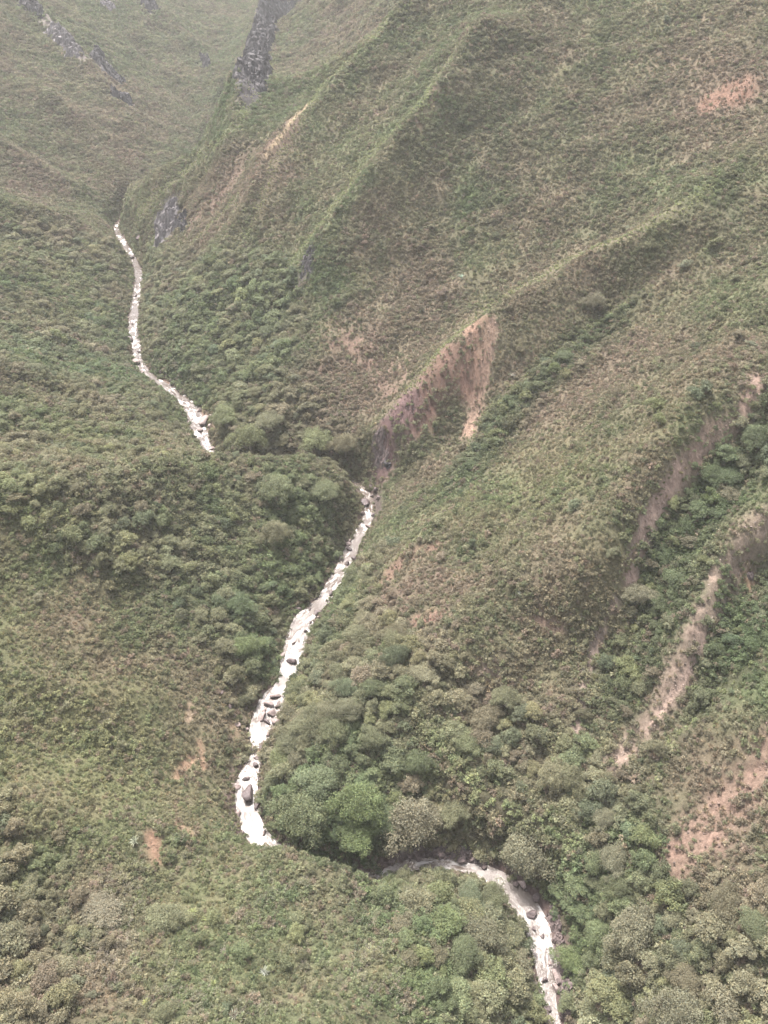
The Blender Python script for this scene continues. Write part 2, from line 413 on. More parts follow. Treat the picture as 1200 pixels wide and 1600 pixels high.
def soil_at(x, y, lists):
    col = np.zeros(x.shape + (3,)); a = np.zeros(x.shape)
    for px, hw, c, s in lists:
        m = line_mask(x, y, px, hw * 1.05, 0.75)
        nz_ = m > 0; mm = m[nz_]
        m[nz_] = np.clip(mm * s * (0.85 + 0.25 * mm) + (fbm(x[nz_], y[nz_], 5.0, 4, seed=45, gain=0.65) * 0.75 - (1 - s) * 0.25) * mm * (1.15 - 0.6 * s * mm), 0, 1)
        col = col * (1 - m[..., None]) + np.array(c) * 0.50 * m[..., None]; a = a + (1 - a) * m * 1.0
    return col, a                                   # premultiplied colour, cover

def crest_at(x, y):
    a = np.zeros(x.shape)
    for px, hw in CREST: a = np.maximum(a, line_mask(x, y, px, hw, 0.8))
    return a

# ---------------------------------------------------------------- helpers for objects
def tag(o, label=None, cat=None, group=None, kind=None):
    if label: o['label'] = label
    if cat: o['category'] = cat
    if group: o['group'] = group
    if kind: o['kind'] = kind
    return o

def mesh_np(name, V, Fq, mat=None, cols=None, smooth_=False):
    """a mesh from arrays: V (n,3), Fq (m,3 or 4)"""
    me = D.meshes.new(name); V = np.asarray(V, np.float32); Fq = np.asarray(Fq, np.int32)
    me.vertices.add(len(V)); me.vertices.foreach_set('co', V.ravel())
    k = Fq.shape[1]
    me.loops.add(Fq.size); me.loops.foreach_set('vertex_index', Fq.ravel())
    me.polygons.add(len(Fq)); me.polygons.foreach_set('loop_start', np.arange(0, Fq.size, k, dtype=np.int32))
    me.polygons.foreach_set('loop_total', np.full(len(Fq), k, np.int32))
    me.polygons.foreach_set('use_smooth', np.full(len(Fq), smooth_, bool))
    me.update(calc_edges=True)
    if cols is not None:
        for nm, A in cols.items():
            A = np.asarray(A, np.float32)
            if A.ndim == 1:
                at = me.attributes.new(nm, 'FLOAT', 'POINT'); at.data.foreach_set('value', A)
            else:
                if A.shape[1] == 3: A = np.column_stack([A, np.ones(len(A))]).astype(np.float32)
                at = me.attributes.new(nm, 'FLOAT_COLOR', 'POINT'); at.data.foreach_set('color', A.ravel())
    if mat: me.materials.append(mat)
    return me

def link(name, me, parent=None):
    o = D.objects.new(name, me); COL.objects.link(o)
    if parent is not None: o.parent = parent
    return o

def new_mat(name):
    m = D.materials.new(name); m.use_nodes = True; nt = m.node_tree
    return m, nt, nt.nodes['Principled BSDF']

def N(nt, t, **kw):
    n = nt.nodes.new(t)
    for k, v in kw.items():
        if k.startswith('i_'): n.inputs[k[2:]].default_value = v
        elif k.startswith('n_'): n.inputs[int(k[2:])].default_value = v
        else: setattr(n, k, v)
    return n

def mixc(nt, fac, a, b, blend='MIX'):
    n = nt.nodes.new('ShaderNodeMix'); n.data_type = 'RGBA'; n.blend_type = blend
    for ix, v in ((0, fac), (6, a), (7, b)):
        sock = n.inputs[ix]
        if isinstance(v, bpy.types.NodeSocket): nt.links.new(v, sock)
        elif isinstance(v, (float, int)): sock.default_value = v if ix == 0 else (v, v, v, 1)
        else: sock.default_value = tuple(v)[:3] + (1,)
    return n.outputs[2]

def ramp(nt, src, stops):
    r = nt.nodes.new('ShaderNodeValToRGB'); nt.links.new(src, r.inputs[0]); els = r.color_ramp.elements
    while len(els) < len(stops): els.new(0.5)
    for el, (p, c) in zip(els, stops):
        el.position = p; el.color = (c, c, c, 1) if isinstance(c, (int, float)) else tuple(c)[:3] + (1,)
    return r.outputs[0]
# ---------------------------------------------------------------- materials
def leaf_material(name, source, transl=0.4):
    """foliage: colour of the plant (per instance or per object) times a variation stored per leaf"""
    m, nt, bs = new_mat(name); L = nt.links.new
    if source == 'INSTANCER':
        t = N(nt, 'ShaderNodeAttribute', attribute_type='INSTANCER', attribute_name='tint').outputs['Color']
    else:
        t = N(nt, 'ShaderNodeObjectInfo').outputs['Color']
    lv = N(nt, 'ShaderNodeAttribute', attribute_type='GEOMETRY', attribute_name='leafvar').outputs['Color']
    c = mixc(nt, 1.0, t, lv, 'MULTIPLY')
    L(c, bs.inputs['Base Color']); bs.inputs['Roughness'].default_value = 0.62
    bs.inputs['Specular IOR Level'].default_value = 0.35
    tr = N(nt, 'ShaderNodeBsdfTranslucent'); L(c, tr.inputs['Color'])
    mx = N(nt, 'ShaderNodeMixShader'); mx.inputs[0].default_value = transl
    L(bs.outputs[0], mx.inputs[1]); L(tr.outputs[0], mx.inputs[2])
    L(mx.outputs[0], nt.nodes['Material Output'].inputs[0])
    return m
leaf_i = leaf_material('foliage_scatter', 'INSTANCER'); leaf_o = leaf_material('foliage', 'OBJECT')

bark_m, nt, bs = new_mat('bark'); tc = N(nt, 'ShaderNodeTexCoord')
nz = N(nt, 'ShaderNodeTexNoise', i_Scale=3.0, i_Detail=5.0); nt.links.new(tc.outputs['Object'], nz.inputs['Vector'])
nt.links.new(ramp(nt, nz.outputs[0], [(0.3, (0.10, 0.08, 0.06)), (0.7, (0.28, 0.25, 0.21))]), bs.inputs['Base Color'])
bs.inputs['Roughness'].default_value = 0.9

def rock_material(name, a, b, c, scale=0.35, wet=0.85):
    m, nt, bs = new_mat(name); L = nt.links.new
    g = N(nt, 'ShaderNodeNewGeometry'); 
    n1 = N(nt, 'ShaderNodeTexNoise', i_Scale=scale, i_Detail=8.0, i_Roughness=0.65); L(g.outputs['Position'], n1.inputs['Vector'])
    mp = N(nt, 'ShaderNodeMapping'); mp.inputs['Scale'].default_value = (1, 1, 0.25); L(g.outputs['Position'], mp.inputs['Vector'])
    n2 = N(nt, 'ShaderNodeTexNoise', i_Scale=scale * 4, i_Detail=6.0, i_Roughness=0.7); L(mp.outputs[0], n2.inputs['Vector'])
    c1 = ramp(nt, n1.outputs[0], [(0.35, a), (0.55, b), (0.75, c)])
    c2 = ramp(nt, n2.outputs[0], [(0.3, 0.55), (0.7, 1.25)])
    L(mixc(nt, 1.0, c1, c2, 'MULTIPLY'), bs.inputs['Base Color']); bs.inputs['Roughness'].default_value = wet
    bm_ = N(nt, 'ShaderNodeBump', i_Strength=0.7, i_Distance=0.5); L(n2.outputs[0], bm_.inputs['Height']); L(bm_.outputs[0], bs.inputs['Normal'])
    return m
boulder_m = rock_material('boulder_rock', (0.14, 0.105, 0.095), (0.22, 0.175, 0.165), (0.31, 0.265, 0.25), 0.8)
wet_m = rock_material('wet_rock', (0.045, 0.033, 0.033), (0.09, 0.068, 0.068), (0.16, 0.125, 0.12), 0.8, 0.4)
cliff_m = rock_material('grey_cliff_rock', (0.07, 0.062, 0.062), (0.14, 0.128, 0.132), (0.23, 0.215, 0.22), 0.18)
dark_m = rock_material('dark_cliff_rock', (0.025, 0.023, 0.026), (0.048, 0.043, 0.046), (0.085, 0.077, 0.08), 0.15)
bank_m = rock_material('bank_rock', (0.05, 0.037, 0.035), (0.10, 0.075, 0.072), (0.19, 0.15, 0.14), 0.5)

# terrain: stored earth / growth colour, broken up by fine noise
terr_m, nt, bs = new_mat('hillside'); L = nt.links.new
g = N(nt, 'ShaderNodeNewGeometry')
at = N(nt, 'ShaderNodeAttribute', attribute_type='GEOMETRY', attribute_name='cover').outputs['Color']
aso = N(nt, 'ShaderNodeAttribute', attribute_type='GEOMETRY', attribute_name='bare').outputs['Fac']
n1 = N(nt, 'ShaderNodeTexNoise', i_Scale=1.1, i_Detail=6.0, i_Roughness=0.7); L(g.outputs['Position'], n1.inputs['Vector'])
mp = N(nt, 'ShaderNodeMapping'); mp.inputs['Scale'].default_value = (1, 1, 0.22); L(g.outputs['Position'], mp.inputs['Vector'])
n2 = N(nt, 'ShaderNodeTexNoise', i_Scale=0.8, i_Detail=8.0, i_Roughness=0.75); L(mp.outputs[0], n2.inputs['Vector'])
var = ramp(nt, n1.outputs[0], [(0.3, 0.55), (0.7, 1.4)])
varb = ramp(nt, n2.outputs[0], [(0.3, (0.35, 0.31, 0.30)), (0.5, (0.95, 0.92, 0.9)), (0.72, (1.6, 1.55, 1.5))])
L(mixc(nt, 1.0, at, mixc(nt, aso, var, varb), 'MULTIPLY'), bs.inputs['Base Color']); bs.inputs['Roughness'].default_value = 0.95
bs.inputs['Specular IOR Level'].default_value = 0.15
bm_ = N(nt, 'ShaderNodeBump', i_Strength=0.8, i_Distance=0.8); L(n2.outputs[0], bm_.inputs['Height']); L(bm_.outputs[0], bs.inputs['Normal'])

# ---------------------------------------------------------------- terrain mesh: one sheet, finer where it is near
def grade(a, lo, hi, near, n):
    """n positions from lo to hi, dense round a"""
    t = np.linspace(-1, 1, n); k = 3.2
    s = np.sinh(k * t) / math.sinh(k)
    return a + np.where(s < 0, s * (a - lo), s * (hi - a))
ax = grade(0, -2600, 2400, 1, 1050)
ay = np.concatenate([np.linspace(-900, 60, 50, endpoint=False), 60 + (np.linspace(0, 1, 1250) ** 1.9) * 3400])
TX, TY = np.meshgrid(ax, ay)
TZ = height(TX, TY)
bare_c, bare_a = soil_at(TX, TY, SOIL)
rock_c, rock_a = soil_at(TX, TY, ROCKY)
e_t = lookup(e, TX, TY); 
rough = smooth(2, 8, e_t) * (1 - 0.3 * bare_a)
TZ = TZ + rough * (fbm(TX, TY, 9, 3, seed=81) * 0.9) + fbm(TX, TY, 2.6, 2, seed=83) * 0.22 * smooth(0.5, 3, e_t)
TZ = TZ + rock_a * fbm(TX, TY, 5, 4, seed=87, gain=0.7) * 2.2 - bare_a * np.abs(fbm(TY * 1.0 + TX * 0.1, TX * 0.22, 3.2, 4, seed=89, gain=0.6)) * 2.4 + bare_a * fbm(TX, TY, 3, 3, seed=88, gain=0.7) * 0.8
ground = growth_colour(TX, TY) * np.array([0.46, 0.46, 0.44])
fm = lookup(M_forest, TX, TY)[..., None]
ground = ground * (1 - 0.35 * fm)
n_ = fbm(TX, TY, 12, 3, seed=91)[..., None]
earth = np.array([0.07, 0.052, 0.042])
ground = ground * (1 - np.clip(0.16 + 0.35 * n_, 0, 0.6)) + earth * np.clip(0.16 + 0.35 * n_, 0, 0.6)
bank = (1 - smooth(0.5, 3.5, e_t + fbm(TX, TY, 6, 2, seed=93) * 1.5))[..., None]
ground = ground * (1 - bank) + np.array([0.085, 0.063, 0.055]) * bank
ground = ground * (1 - bare_a[..., None]) + bare_c
ground = ground * (1 - rock_a[..., None]) + rock_c
ny, nx = TX.shape
idx = np.arange(nx * ny).reshape(ny, nx)
quads = np.stack([idx[:-1, :-1], idx[:-1, 1:], idx[1:, 1:], idx[1:, :-1]], -1).reshape(-1, 4)
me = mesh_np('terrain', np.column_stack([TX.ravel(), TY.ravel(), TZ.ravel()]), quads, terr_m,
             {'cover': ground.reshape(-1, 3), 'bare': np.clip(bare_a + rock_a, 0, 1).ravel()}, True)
terrain = tag(link('terrain', me), 'steep green and brown slopes of the river gorge', 'hillside', kind='structure')

# ---------------------------------------------------------------- river
CALM = [((562, 852), 16), ((495, 948), 16), ((445, 1068), 20), ((620, 1366), 16), ((775, 1378), 36), ((402, 1305), 22), ((210, 485), 14), ((217, 420), 16), ((238, 590), 8), ((862, 1560), 26), ((845, 1530), 12), ((820, 1405), 14), ((575, 815), 6)]
RP = catmull(riv, 14)
keep = (RP[:, 1] > -120) & (RP[:, 1] < 1200); RP = RP[keep]
# resample to about 1 m
sl = np.concatenate([[0], np.cumsum(np.hypot(np.diff(RP[:, 0]), np.diff(RP[:, 1])))])
S_ = np.arange(0, sl[-1], 0.7)
cx = np.interp(S_, sl, RP[:, 0]); cy = np.interp(S_, sl, RP[:, 1]); cw = np.interp(S_, sl, RP[:, 2])
tx = np.gradient(cx); ty = np.gradient(cy); tl = np.hypot(tx, ty); tx /= tl; ty /= tl
NW = 33
q = np.linspace(-1, 1, NW)
RX = cx[:, None] + ty[:, None] * q * (cw[:, None] * 0.5 + 0.3); RY = cy[:, None] - tx[:, None] * q * (cw[:, None] * 0.5 + 0.3)
SS = np.repeat(S_[:, None], NW, 1); QQ = q[None, :] * (cw[:, None] * 0.5 + 0.3)
calm = np.zeros(RX.shape)
for c, r in CALM:
    d_ = ray(*c); t_ = (0 - CAMZ) / (d_[2] - RIV_GRAD * d_[1]); p_ = d_ * t_
    _, _, dp_ = project(np.array([p_[0], p_[1], RIV_GRAD * p_[1]])); w_ = r * 1.35 / FPX * dp_
    calm = np.maximum(calm, np.exp(-(((RX - p_[0]) / w_) ** 2 + ((RY - p_[1]) / (w_ * 1.7)) ** 2)))
dx1 = fbm(SS * 0.3, QQ, 2.0, 3, seed=101) * 1.2
waves = fbm(SS * 0.45 + dx1, QQ + dx1, 2.4, 4, seed=103, gain=0.6)
falls = fbm(SS, QQ * 0.35, 9, 2, seed=107)
foam = np.clip(0.08 + 2.9 * fbm(SS * 0.5 + dx1 * 1.5, QQ + dx1, 1.9, 4, seed=109, gain=0.62) + falls * 0.7 - 1.7 * calm, 0, 1)
for c, r in (((605, 1362), 26), ((690, 1353), 24), ((825, 1440), 22), ((452, 1030), 18), ((405, 1150), 16)):
    d_ = ray(*c); t_ = (0 - CAMZ) / (d_[2] - RIV_GRAD * d_[1]); p_ = d_ * t_; w_ = r / FPX * project(np.array([p_[0], p_[1], RIV_GRAD * p_[1]]))[2]
    foam = np.clip(foam + 0.6 * np.exp(-((RX - p_[0]) ** 2 + (RY - p_[1]) ** 2) / (w_ * w_)) * (0.7 + 0.6 * fbm(SS, QQ, 2.2, 3, seed=113)), 0, 1)
foam *= smooth(0, 0.12, foam)
RZ = RIV_GRAD * RY + waves * 0.38 * (1 - 0.8 * calm) + falls * 0.3 + foam * 0.12
idx = np.arange(RX.size).reshape(RX.shape)
quads = np.stack([idx[:-1, :-1], idx[:-1, 1:], idx[1:, 1:], idx[1:, :-1]], -1).reshape(-1, 4)[:, ::-1]
water_m, nt, bs = new_mat('white_water'); L = nt.links.new
fo = N(nt, 'ShaderNodeAttribute', attribute_type='GEOMETRY', attribute_name='foam').outputs['Fac']
g = N(nt, 'ShaderNodeNewGeometry')
n1 = N(nt, 'ShaderNodeTexNoise', i_Scale=1.6, i_Detail=6.0, i_Roughness=0.7, i_Distortion=1.2); L(g.outputs['Position'], n1.inputs['Vector'])
ad = N(nt, 'ShaderNodeMath', operation='ADD'); L(fo, ad.inputs[0])
sb = N(nt, 'ShaderNodeMath', operation='MULTIPLY_ADD'); L(n1.outputs[0], sb.inputs[0]); sb.inputs[1].default_value = 1.3; sb.inputs[2].default_value = -0.68
L(sb.outputs[0], ad.inputs[1])
fc = ramp(nt, ad.outputs[0], [(0.15, 0.0), (0.85, 1.0)])
L(mixc(nt, fc, (0.062, 0.048, 0.040), (0.25, 0.235, 0.225)), bs.inputs['Base Color'])
L(ramp(nt, fc, [(0.0, 0.18), (1.0, 0.75)]), bs.inputs['Roughness'])
bm_ = N(nt, 'ShaderNodeBump', i_Strength=0.6, i_Distance=0.25); L(n1.outputs[0], bm_.inputs['Height']); L(bm_.outputs[0], bs.inputs['Normal'])
me = mesh_np('river', np.column_stack([RX.ravel(), RY.ravel(), RZ.ravel()]), quads, water_m, {'foam': foam.ravel()}, True)
river = tag(link('river', me), 'white water mountain river winding through the gorge', 'river', kind='structure')
# ---------------------------------------------------------------- foliage prototypes
def leaf_cards(P, Nrm, size, r, bend=0.25, long=1.5):
    """small irregular leaf sprays: two bent triangles each, at points P facing about Nrm"""
    n = len(P)
    a = r.normal(size=(n, 3)); Nn = Nrm / (np.linalg.norm(Nrm, axis=1, keepdims=True) + 1e-9)
    t = np.cross(a, Nn); t /= np.linalg.norm(t, axis=1, keepdims=True) + 1e-9
    b = np.cross(Nn, t)
    s = size * (0.6 + 0.8 * r.random(n))[:, None]
    k = lambda: (0.75 + 0.5 * r.random(n))[:, None]
    p0 = P - t * s * long * 0.5 * k() - Nn * s * bend; p2 = P + t * s * long * 0.5 * k() - Nn * s * bend
    p1 = P + b * s * 0.5 * k(); p3 = P - b * s * 0.5 * k()
    V = np.stack([p0, p3, p2, p1], 1).reshape(-1, 3)
    return V, np.arange(n * 4).reshape(-1, 4)

def leafvar(n, r, k=4, spread=0.3):
    v = 1 + spread * (r.random(n) * 2 - 1); h = 1 + 0.045 * r.normal(size=n)
    c = np.column_stack([v * h, v, v * (2 - h) * 0.97])
    return np.repeat(np.clip(c, 0.2, 2.2), k, 0)

def crown_arrays(seed, rad, hgt, lobes, leaves, size, flat=0.55, open_=0.0):
    """an uneven domed crown: lobes of leaf sprays, gaps between them"""
    r = np.random.default_rng(seed)
    P, Nn, LV = [], [], []
    for i in range(lobes):
        ang = 2.39996 * i + r.random() * 0.7; q = math.sqrt((i + 0.3) / lobes) * (0.80 + 0.25 * r.random())
        lr = rad * (0.20 + 0.20 * r.random()) * (1.15 - 0.35 * q)
        wob = 0.86 * (1 + 0.26 * math.sin(2 * ang + seed) + 0.20 * math.sin(3 * ang + seed * 2) + 0.12 * r.normal()); c = np.array([math.cos(ang) * q * rad * wob, math.sin(ang) * q * rad * wob, hgt * (1 - 0.72 * q * q) - lr * 0.5 + r.normal() * 0.17 * hgt])
        n = int(leaves / lobes * (0.6 + 0.8 * r.random()) * (1 if q < 0.9 else 0.8))
        d = r.normal(size=(n, 3)); d /= np.linalg.norm(d, axis=1, keepdims=True)
        d[:, 2] = np.where(d[:, 2] < -0.35, -d[:, 2], d[:, 2])
        bump = 1 + 0.22 * np.sin(d[:, 0] * 7 + i) * np.sin(d[:, 1] * 6 + 2 * i) + 0.16 * r.normal(size=n)
        sh = np.array([1, 1, flat + 0.25 * r.random()]) * lr
        P.append(c + d * sh * bump[:, None]); Nn.append(d / np.array([1, 1, flat]) + r.normal(size=(n, 3)) * 0.55)
        lv = leafvar(n, r, 1, 0.30) * (0.76 + 0.48 * r.random()); LV.append(lv)
    P, Nn, LV = np.vstack(P), np.vstack(Nn), np.vstack(LV)
    Nn[:, 2] = np.abs(Nn[:, 2]) * 0.8 + 0.25
    V, Fq = leaf_cards(P, Nn, size, r)
    return V, Fq, np.repeat(np.clip(LV, 0.25, 2), 4, 0)

def twig_arrays(seed, n, rad, hgt, w, spread=1.0):
    """upright bare twigs and stems, thin tapered blades"""
    r = np.random.default_rng(seed); V = []
    for i in range(n):
        a = r.random() * 6.283; q = rad * 0.35 * math.sqrt(r.random()); b = np.array([math.cos(a) * q, math.sin(a) * q, 0.0])
        a2 = a + r.normal() * 0.6; out = rad * (0.3 + 0.7 * r.random()) * spread
        tip = b + np.array([math.cos(a2) * out, math.sin(a2) * out, hgt * (0.5 + 0.6 * r.random())])
        mid = b * 0.4 + tip * 0.6 + np.array([0, 0, hgt * 0.14])
        s = np.array([-math.sin(a2), math.cos(a2), 0]) * w
        V += [b - s * 0.5, b + s * 0.5, mid + s * 0.45, mid - s * 0.45, mid - s * 0.45, mid + s * 0.45, tip + s * 0.06, tip - s * 0.06]
    V = np.array(V); return V, np.arange(len(V)).reshape(-1, 4), leafvar(len(V) // 4, r, 4, 0.25)

def strap_arrays(seed, n, length, w, droop=0.5):
    """a rosette of long strap leaves"""
    r = np.random.default_rng(seed); V, Fq = [], []
    for i in range(n):
        a = 2.39996 * i + r.random() * 0.3; el = R(22 + 60 * (i / n)); ln = length * (0.75 + 0.4 * r.random())
        d = np.array([math.cos(a), math.sin(a)]); sd = np.array([-d[1], d[0], 0]) 
        base = len(V)
        for k in range(5):
            t = k / 4; z = math.sin(el) * ln * t - droop * ln * t * t * math.cos(el) * 0.7; rr = math.cos(el) * ln * t + 0.05
            c = np.array([d[0] * rr, d[1] * rr, max(z, -0.1) + 0.1]); ww = w * (0.7 + 0.9 * t - 1.55 * t * t)
            V += [c - sd * ww - np.array([0, 0, -ww * 0.5]), c, c + sd * ww + np.array([0, 0, ww * 0.5])]
            if k:
                o = base + (k - 1) * 3; Fq += [[o, o + 1, o + 4, o + 3], [o + 1, o + 2, o + 5, o + 4]]
    return np.array(V), np.array(Fq), np.clip(np.repeat(1 + 0.25 * r.normal(size=(len(V) // 15, 1)), 15, 0) * np.ones(3), 0.4, 1.6)

CROWNS = []      # (V, F, leafvar) with radius 1, dome height given
for i, (hg, lb, lf, sz, fl, ) in enumerate([(0.75, 24, 3400, 0.070, .6), (0.6, 30, 3600, 0.066, .5), (0.95, 22, 3200, 0.072, .75), (0.5, 34, 3800, 0.064, .45), (0.7, 17, 2800, 0.072, .6), (1.05, 26, 3400, 0.068, .8), (0.62, 30, 2800, 0.060, .5), (0.8, 36, 4000, 0.062, .55)]):
    CROWNS.append(crown_arrays(100 + i, 1.0, hg, lb, lf, sz, fl))

HERO_CROWNS = [crown_arrays(150 + i, 1.0, hg, lb, 11000, 0.036, fl) for i, (hg, lb, fl) in enumerate([(0.7, 46, .6), (0.5, 60, .5), (0.62, 52, .55), (0.8, 44, .7)])]
protos = {}
def proto_collection(name, arrays, mat):
    c = D.collections.new(name)
    for i, (V, Fq, LV) in enumerate(arrays):
        me = mesh_np('%s_shape' % name, V, Fq, mat, {'leafvar': LV})
        o = D.objects.new('%s_%02d' % (name, i), me); c.objects.link(o)
    protos[name] = c
    return c

def merge(*A):
    V, Fq, L_ = [], [], []; o = 0
    for v, f, l in A:
        V.append(v); Fq.append(f + o); L_.append(l); o += len(v)
    return np.vstack(V), np.vstack(Fq), np.vstack(L_)

# far forest crowns with fewer, larger sprays; shrubs; tufts
proto_collection('canopy_crown', [crown_arrays(200 + i, 1.0, 0.55 + 0.07 * i, 17 + 2 * (i % 4), 1500, 0.095, 0.55) for i in range(7)], leaf_i)
proto_collection('shrub', [merge(crown_arrays(300 + i, 1.0, 0.75 + 0.1 * (i % 3), 5 + i % 4, 230, 0.165, 0.8), twig_arrays(330 + i, 10, 1.0, 1.25, 0.05)) for i in range(7)], leaf_i)
proto_collection('tuft', [twig_arrays(400 + i, 34, 1.0, 1.0, 0.14) if i % 2 else merge(twig_arrays(400 + i, 18, 1.0, 0.9, 0.13), crown_arrays(410 + i, 0.9, 0.4, 3, 40, 0.25, 0.8)) for i in range(6)], leaf_i)

def scatter(name, coll, P, rot, scale, idx_, tint, label, cat):
    me = D.meshes.new(name); me.vertices.add(len(P)); me.vertices.foreach_set('co', np.asarray(P, np.float32).ravel())
    a = me.attributes.new('rot', 'FLOAT_VECTOR', 'POINT'); a.data.foreach_set('vector', np.asarray(rot, np.float32).ravel())
    a = me.attributes.new('siz', 'FLOAT_VECTOR', 'POINT'); a.data.foreach_set('vector', np.asarray(scale, np.float32).ravel())
    a = me.attributes.new('pick', 'INT', 'POINT'); a.data.foreach_set('value', np.asarray(idx_, np.int32))
    a = me.attributes.new('tint', 'FLOAT_COLOR', 'POINT'); a.data.foreach_set('color', np.column_stack([tint, np.ones(len(P))]).astype(np.float32).ravel())
    me.update()
    o = link(name, me)
    ng = D.node_groups.new(name + '_scatter', 'GeometryNodeTree')
    ng.interface.new_socket('Geometry', in_out='INPUT', socket_type='NodeSocketGeometry')
    ng.interface.new_socket('Geometry', in_out='OUTPUT', socket_type='NodeSocketGeometry')
    gi, go = ng.nodes.new('NodeGroupInput'), ng.nodes.new('NodeGroupOutput')
    ci = ng.nodes.new('GeometryNodeCollectionInfo'); ci.inputs['Collection'].default_value = coll
    ci.inputs['Separate Children'].default_value = True; ci.inputs['Reset Children'].default_value = True
    ip = ng.nodes.new('GeometryNodeInstanceOnPoints'); ip.inputs['Pick Instance'].default_value = True
    def attr(nm, ty):
        n = ng.nodes.new('GeometryNodeInputNamedAttribute'); n.data_type = ty; n.inputs['Name'].default_value = nm
        return [s for s in n.outputs if s.enabled and s.name == 'Attribute'][0]
    e2r = ng.nodes.new('FunctionNodeEulerToRotation')
    ng.links.new(attr('rot', 'FLOAT_VECTOR'), e2r.inputs[0]); ng.links.new(e2r.outputs[0], ip.inputs['Rotation'])
    ng.links.new(attr('siz', 'FLOAT_VECTOR'), ip.inputs['Scale']); ng.links.new(attr('pick', 'INT'), ip.inputs['Instance Index'])
    ng.links.new(gi.outputs[0], ip.inputs['Points']); ng.links.new(ci.outputs[0], ip.inputs['Instance']); ng.links.new(ip.outputs[0], go.inputs[0])
    md = o.modifiers.new('scatter', 'NODES'); md.node_group = ng
    return tag(o, label, cat, kind='stuff')

# ---------------------------------------------------------------- where each plant stands
def in_reach(x, y, z, margin=0.16):
    u, v, d = project(np.stack([x, y, z], -1))
    mu, mv = PW * margin, PH * margin
    return (u > -mu) & (u < PW + mu) & (v > -mv) & (v < PH + mv * 0.8) & (d > 60)

def jitter_grid(x0, x1, y0, y1, s, r):
    a, b = np.meshgrid(np.arange(x0, x1, s), np.arange(y0, y1, s))
    return (a + r.random(a.shape) * s).ravel(), (b + r.random(a.shape) * s).ravel()

def slope_tilt(x, y, k, r, n):
    gx_ = (height(x + 2, y) - height(x - 2, y)) / 4; gy_ = (height(x, y + 2) - height(x, y - 2)) / 4
    return np.column_stack([np.arctan(gy_) * k + r.normal(size=n) * 0.08, -np.arctan(gx_) * k + r.normal(size=n) * 0.08, r.random(n) * 0.0])

def terrain_z(x, y): return height(x, y) + smooth(2, 8, lookup(e, x, y)) * fbm(x, y, 9, 3, seed=81) * 0.9

def seen(x, y, z, lift=3.0):
    """is the point in view past the ground between it and the camera"""
    P = np.stack([x, y, z + lift], -1); vis = np.ones(len(x), bool)
    for t in np.concatenate([np.linspace(0.3, 0.9, 40), np.linspace(0.905, 0.992, 40)]):
        Q = CAM + (P - CAM) * t
        vis &= Q[:, 2] > height(Q[:, 0], Q[:, 1]) + 0.0
    return vis

r_ = np.random.default_rng(11)
BOX = (-640, 470, 10, 1650)
# --- trees
TR = []
x, y = jitter_grid(*BOX, 3.0, r_)
z = terrain_z(x, y); keep = in_reach(x, y, z); x, y, z = x[keep], y[keep], z[keep]
wx, wy = warp(x, y, 5, 4)
f = lookup(M_forest, wx, wy); ee = lookup(e, x, y)
_, ba = soil_at(x, y, SOIL); _, ra = soil_at(x, y, ROCKY); cr = np.maximum(crest_at(x, y), line_mask(x, y, CREST[2][0], 30, 0.3))
n_ = fbm(x, y, 28, 3, seed=131)
prob = np.clip(f * 1.3 + 0.02 + 0.10 * smooth(0.15, 0.6, n_) , 0, 1) * (1 - np.clip(ba * 1.3, 0, 1)) * (1 - np.clip(ra * 1.2, 0, 1)) * (1 - np.clip(1.3 * cr, 0, 1)) * smooth(0.6, 2.2, lookup(EB, x, y) - 3.4 * smooth(430, 600, y))
k = r_.random(len(x)) < prob * 0.92
x, y, z, f, ee = x[k], y[k], z[k], f[k], ee[k]
rad = (1.6 + 2.9 * r_.random(len(x)) ** 2.6) * (0.66 + 0.34 * f) * (0.85 + 0.3 * smooth(-0.3, 0.5, fbm(x, y, 70, 2, seed=133)))
rad = rad * np.where((lookup(M_steepr, x, y) < 0.5) & (y > 280), 0.8, 1.0); rad = np.minimum(rad, 1.8 + ee * 0.7)
# keep crowns apart: larger first
def thin(x, y, rad, fac=0.72, first=0):
    order = np.argsort(-rad); cell = 9.0; G = {}; out = []
    for i in order:
        cxi, cyi = int(x[i] // cell), int(y[i] // cell); ok = True
        for a in (-1, 0, 1):
            for b in (-1, 0, 1):
                for j in G.get((cxi + a, cyi + b), ()):
                    if (x[i] - x[j]) ** 2 + (y[i] - y[j]) ** 2 < ((rad[i] + rad[j]) * fac) ** 2: ok = False; break
                if not ok: break
            if not ok: break
        if ok: G.setdefault((cxi, cyi), []).append(i); out.append(i)
    return np.array(out)
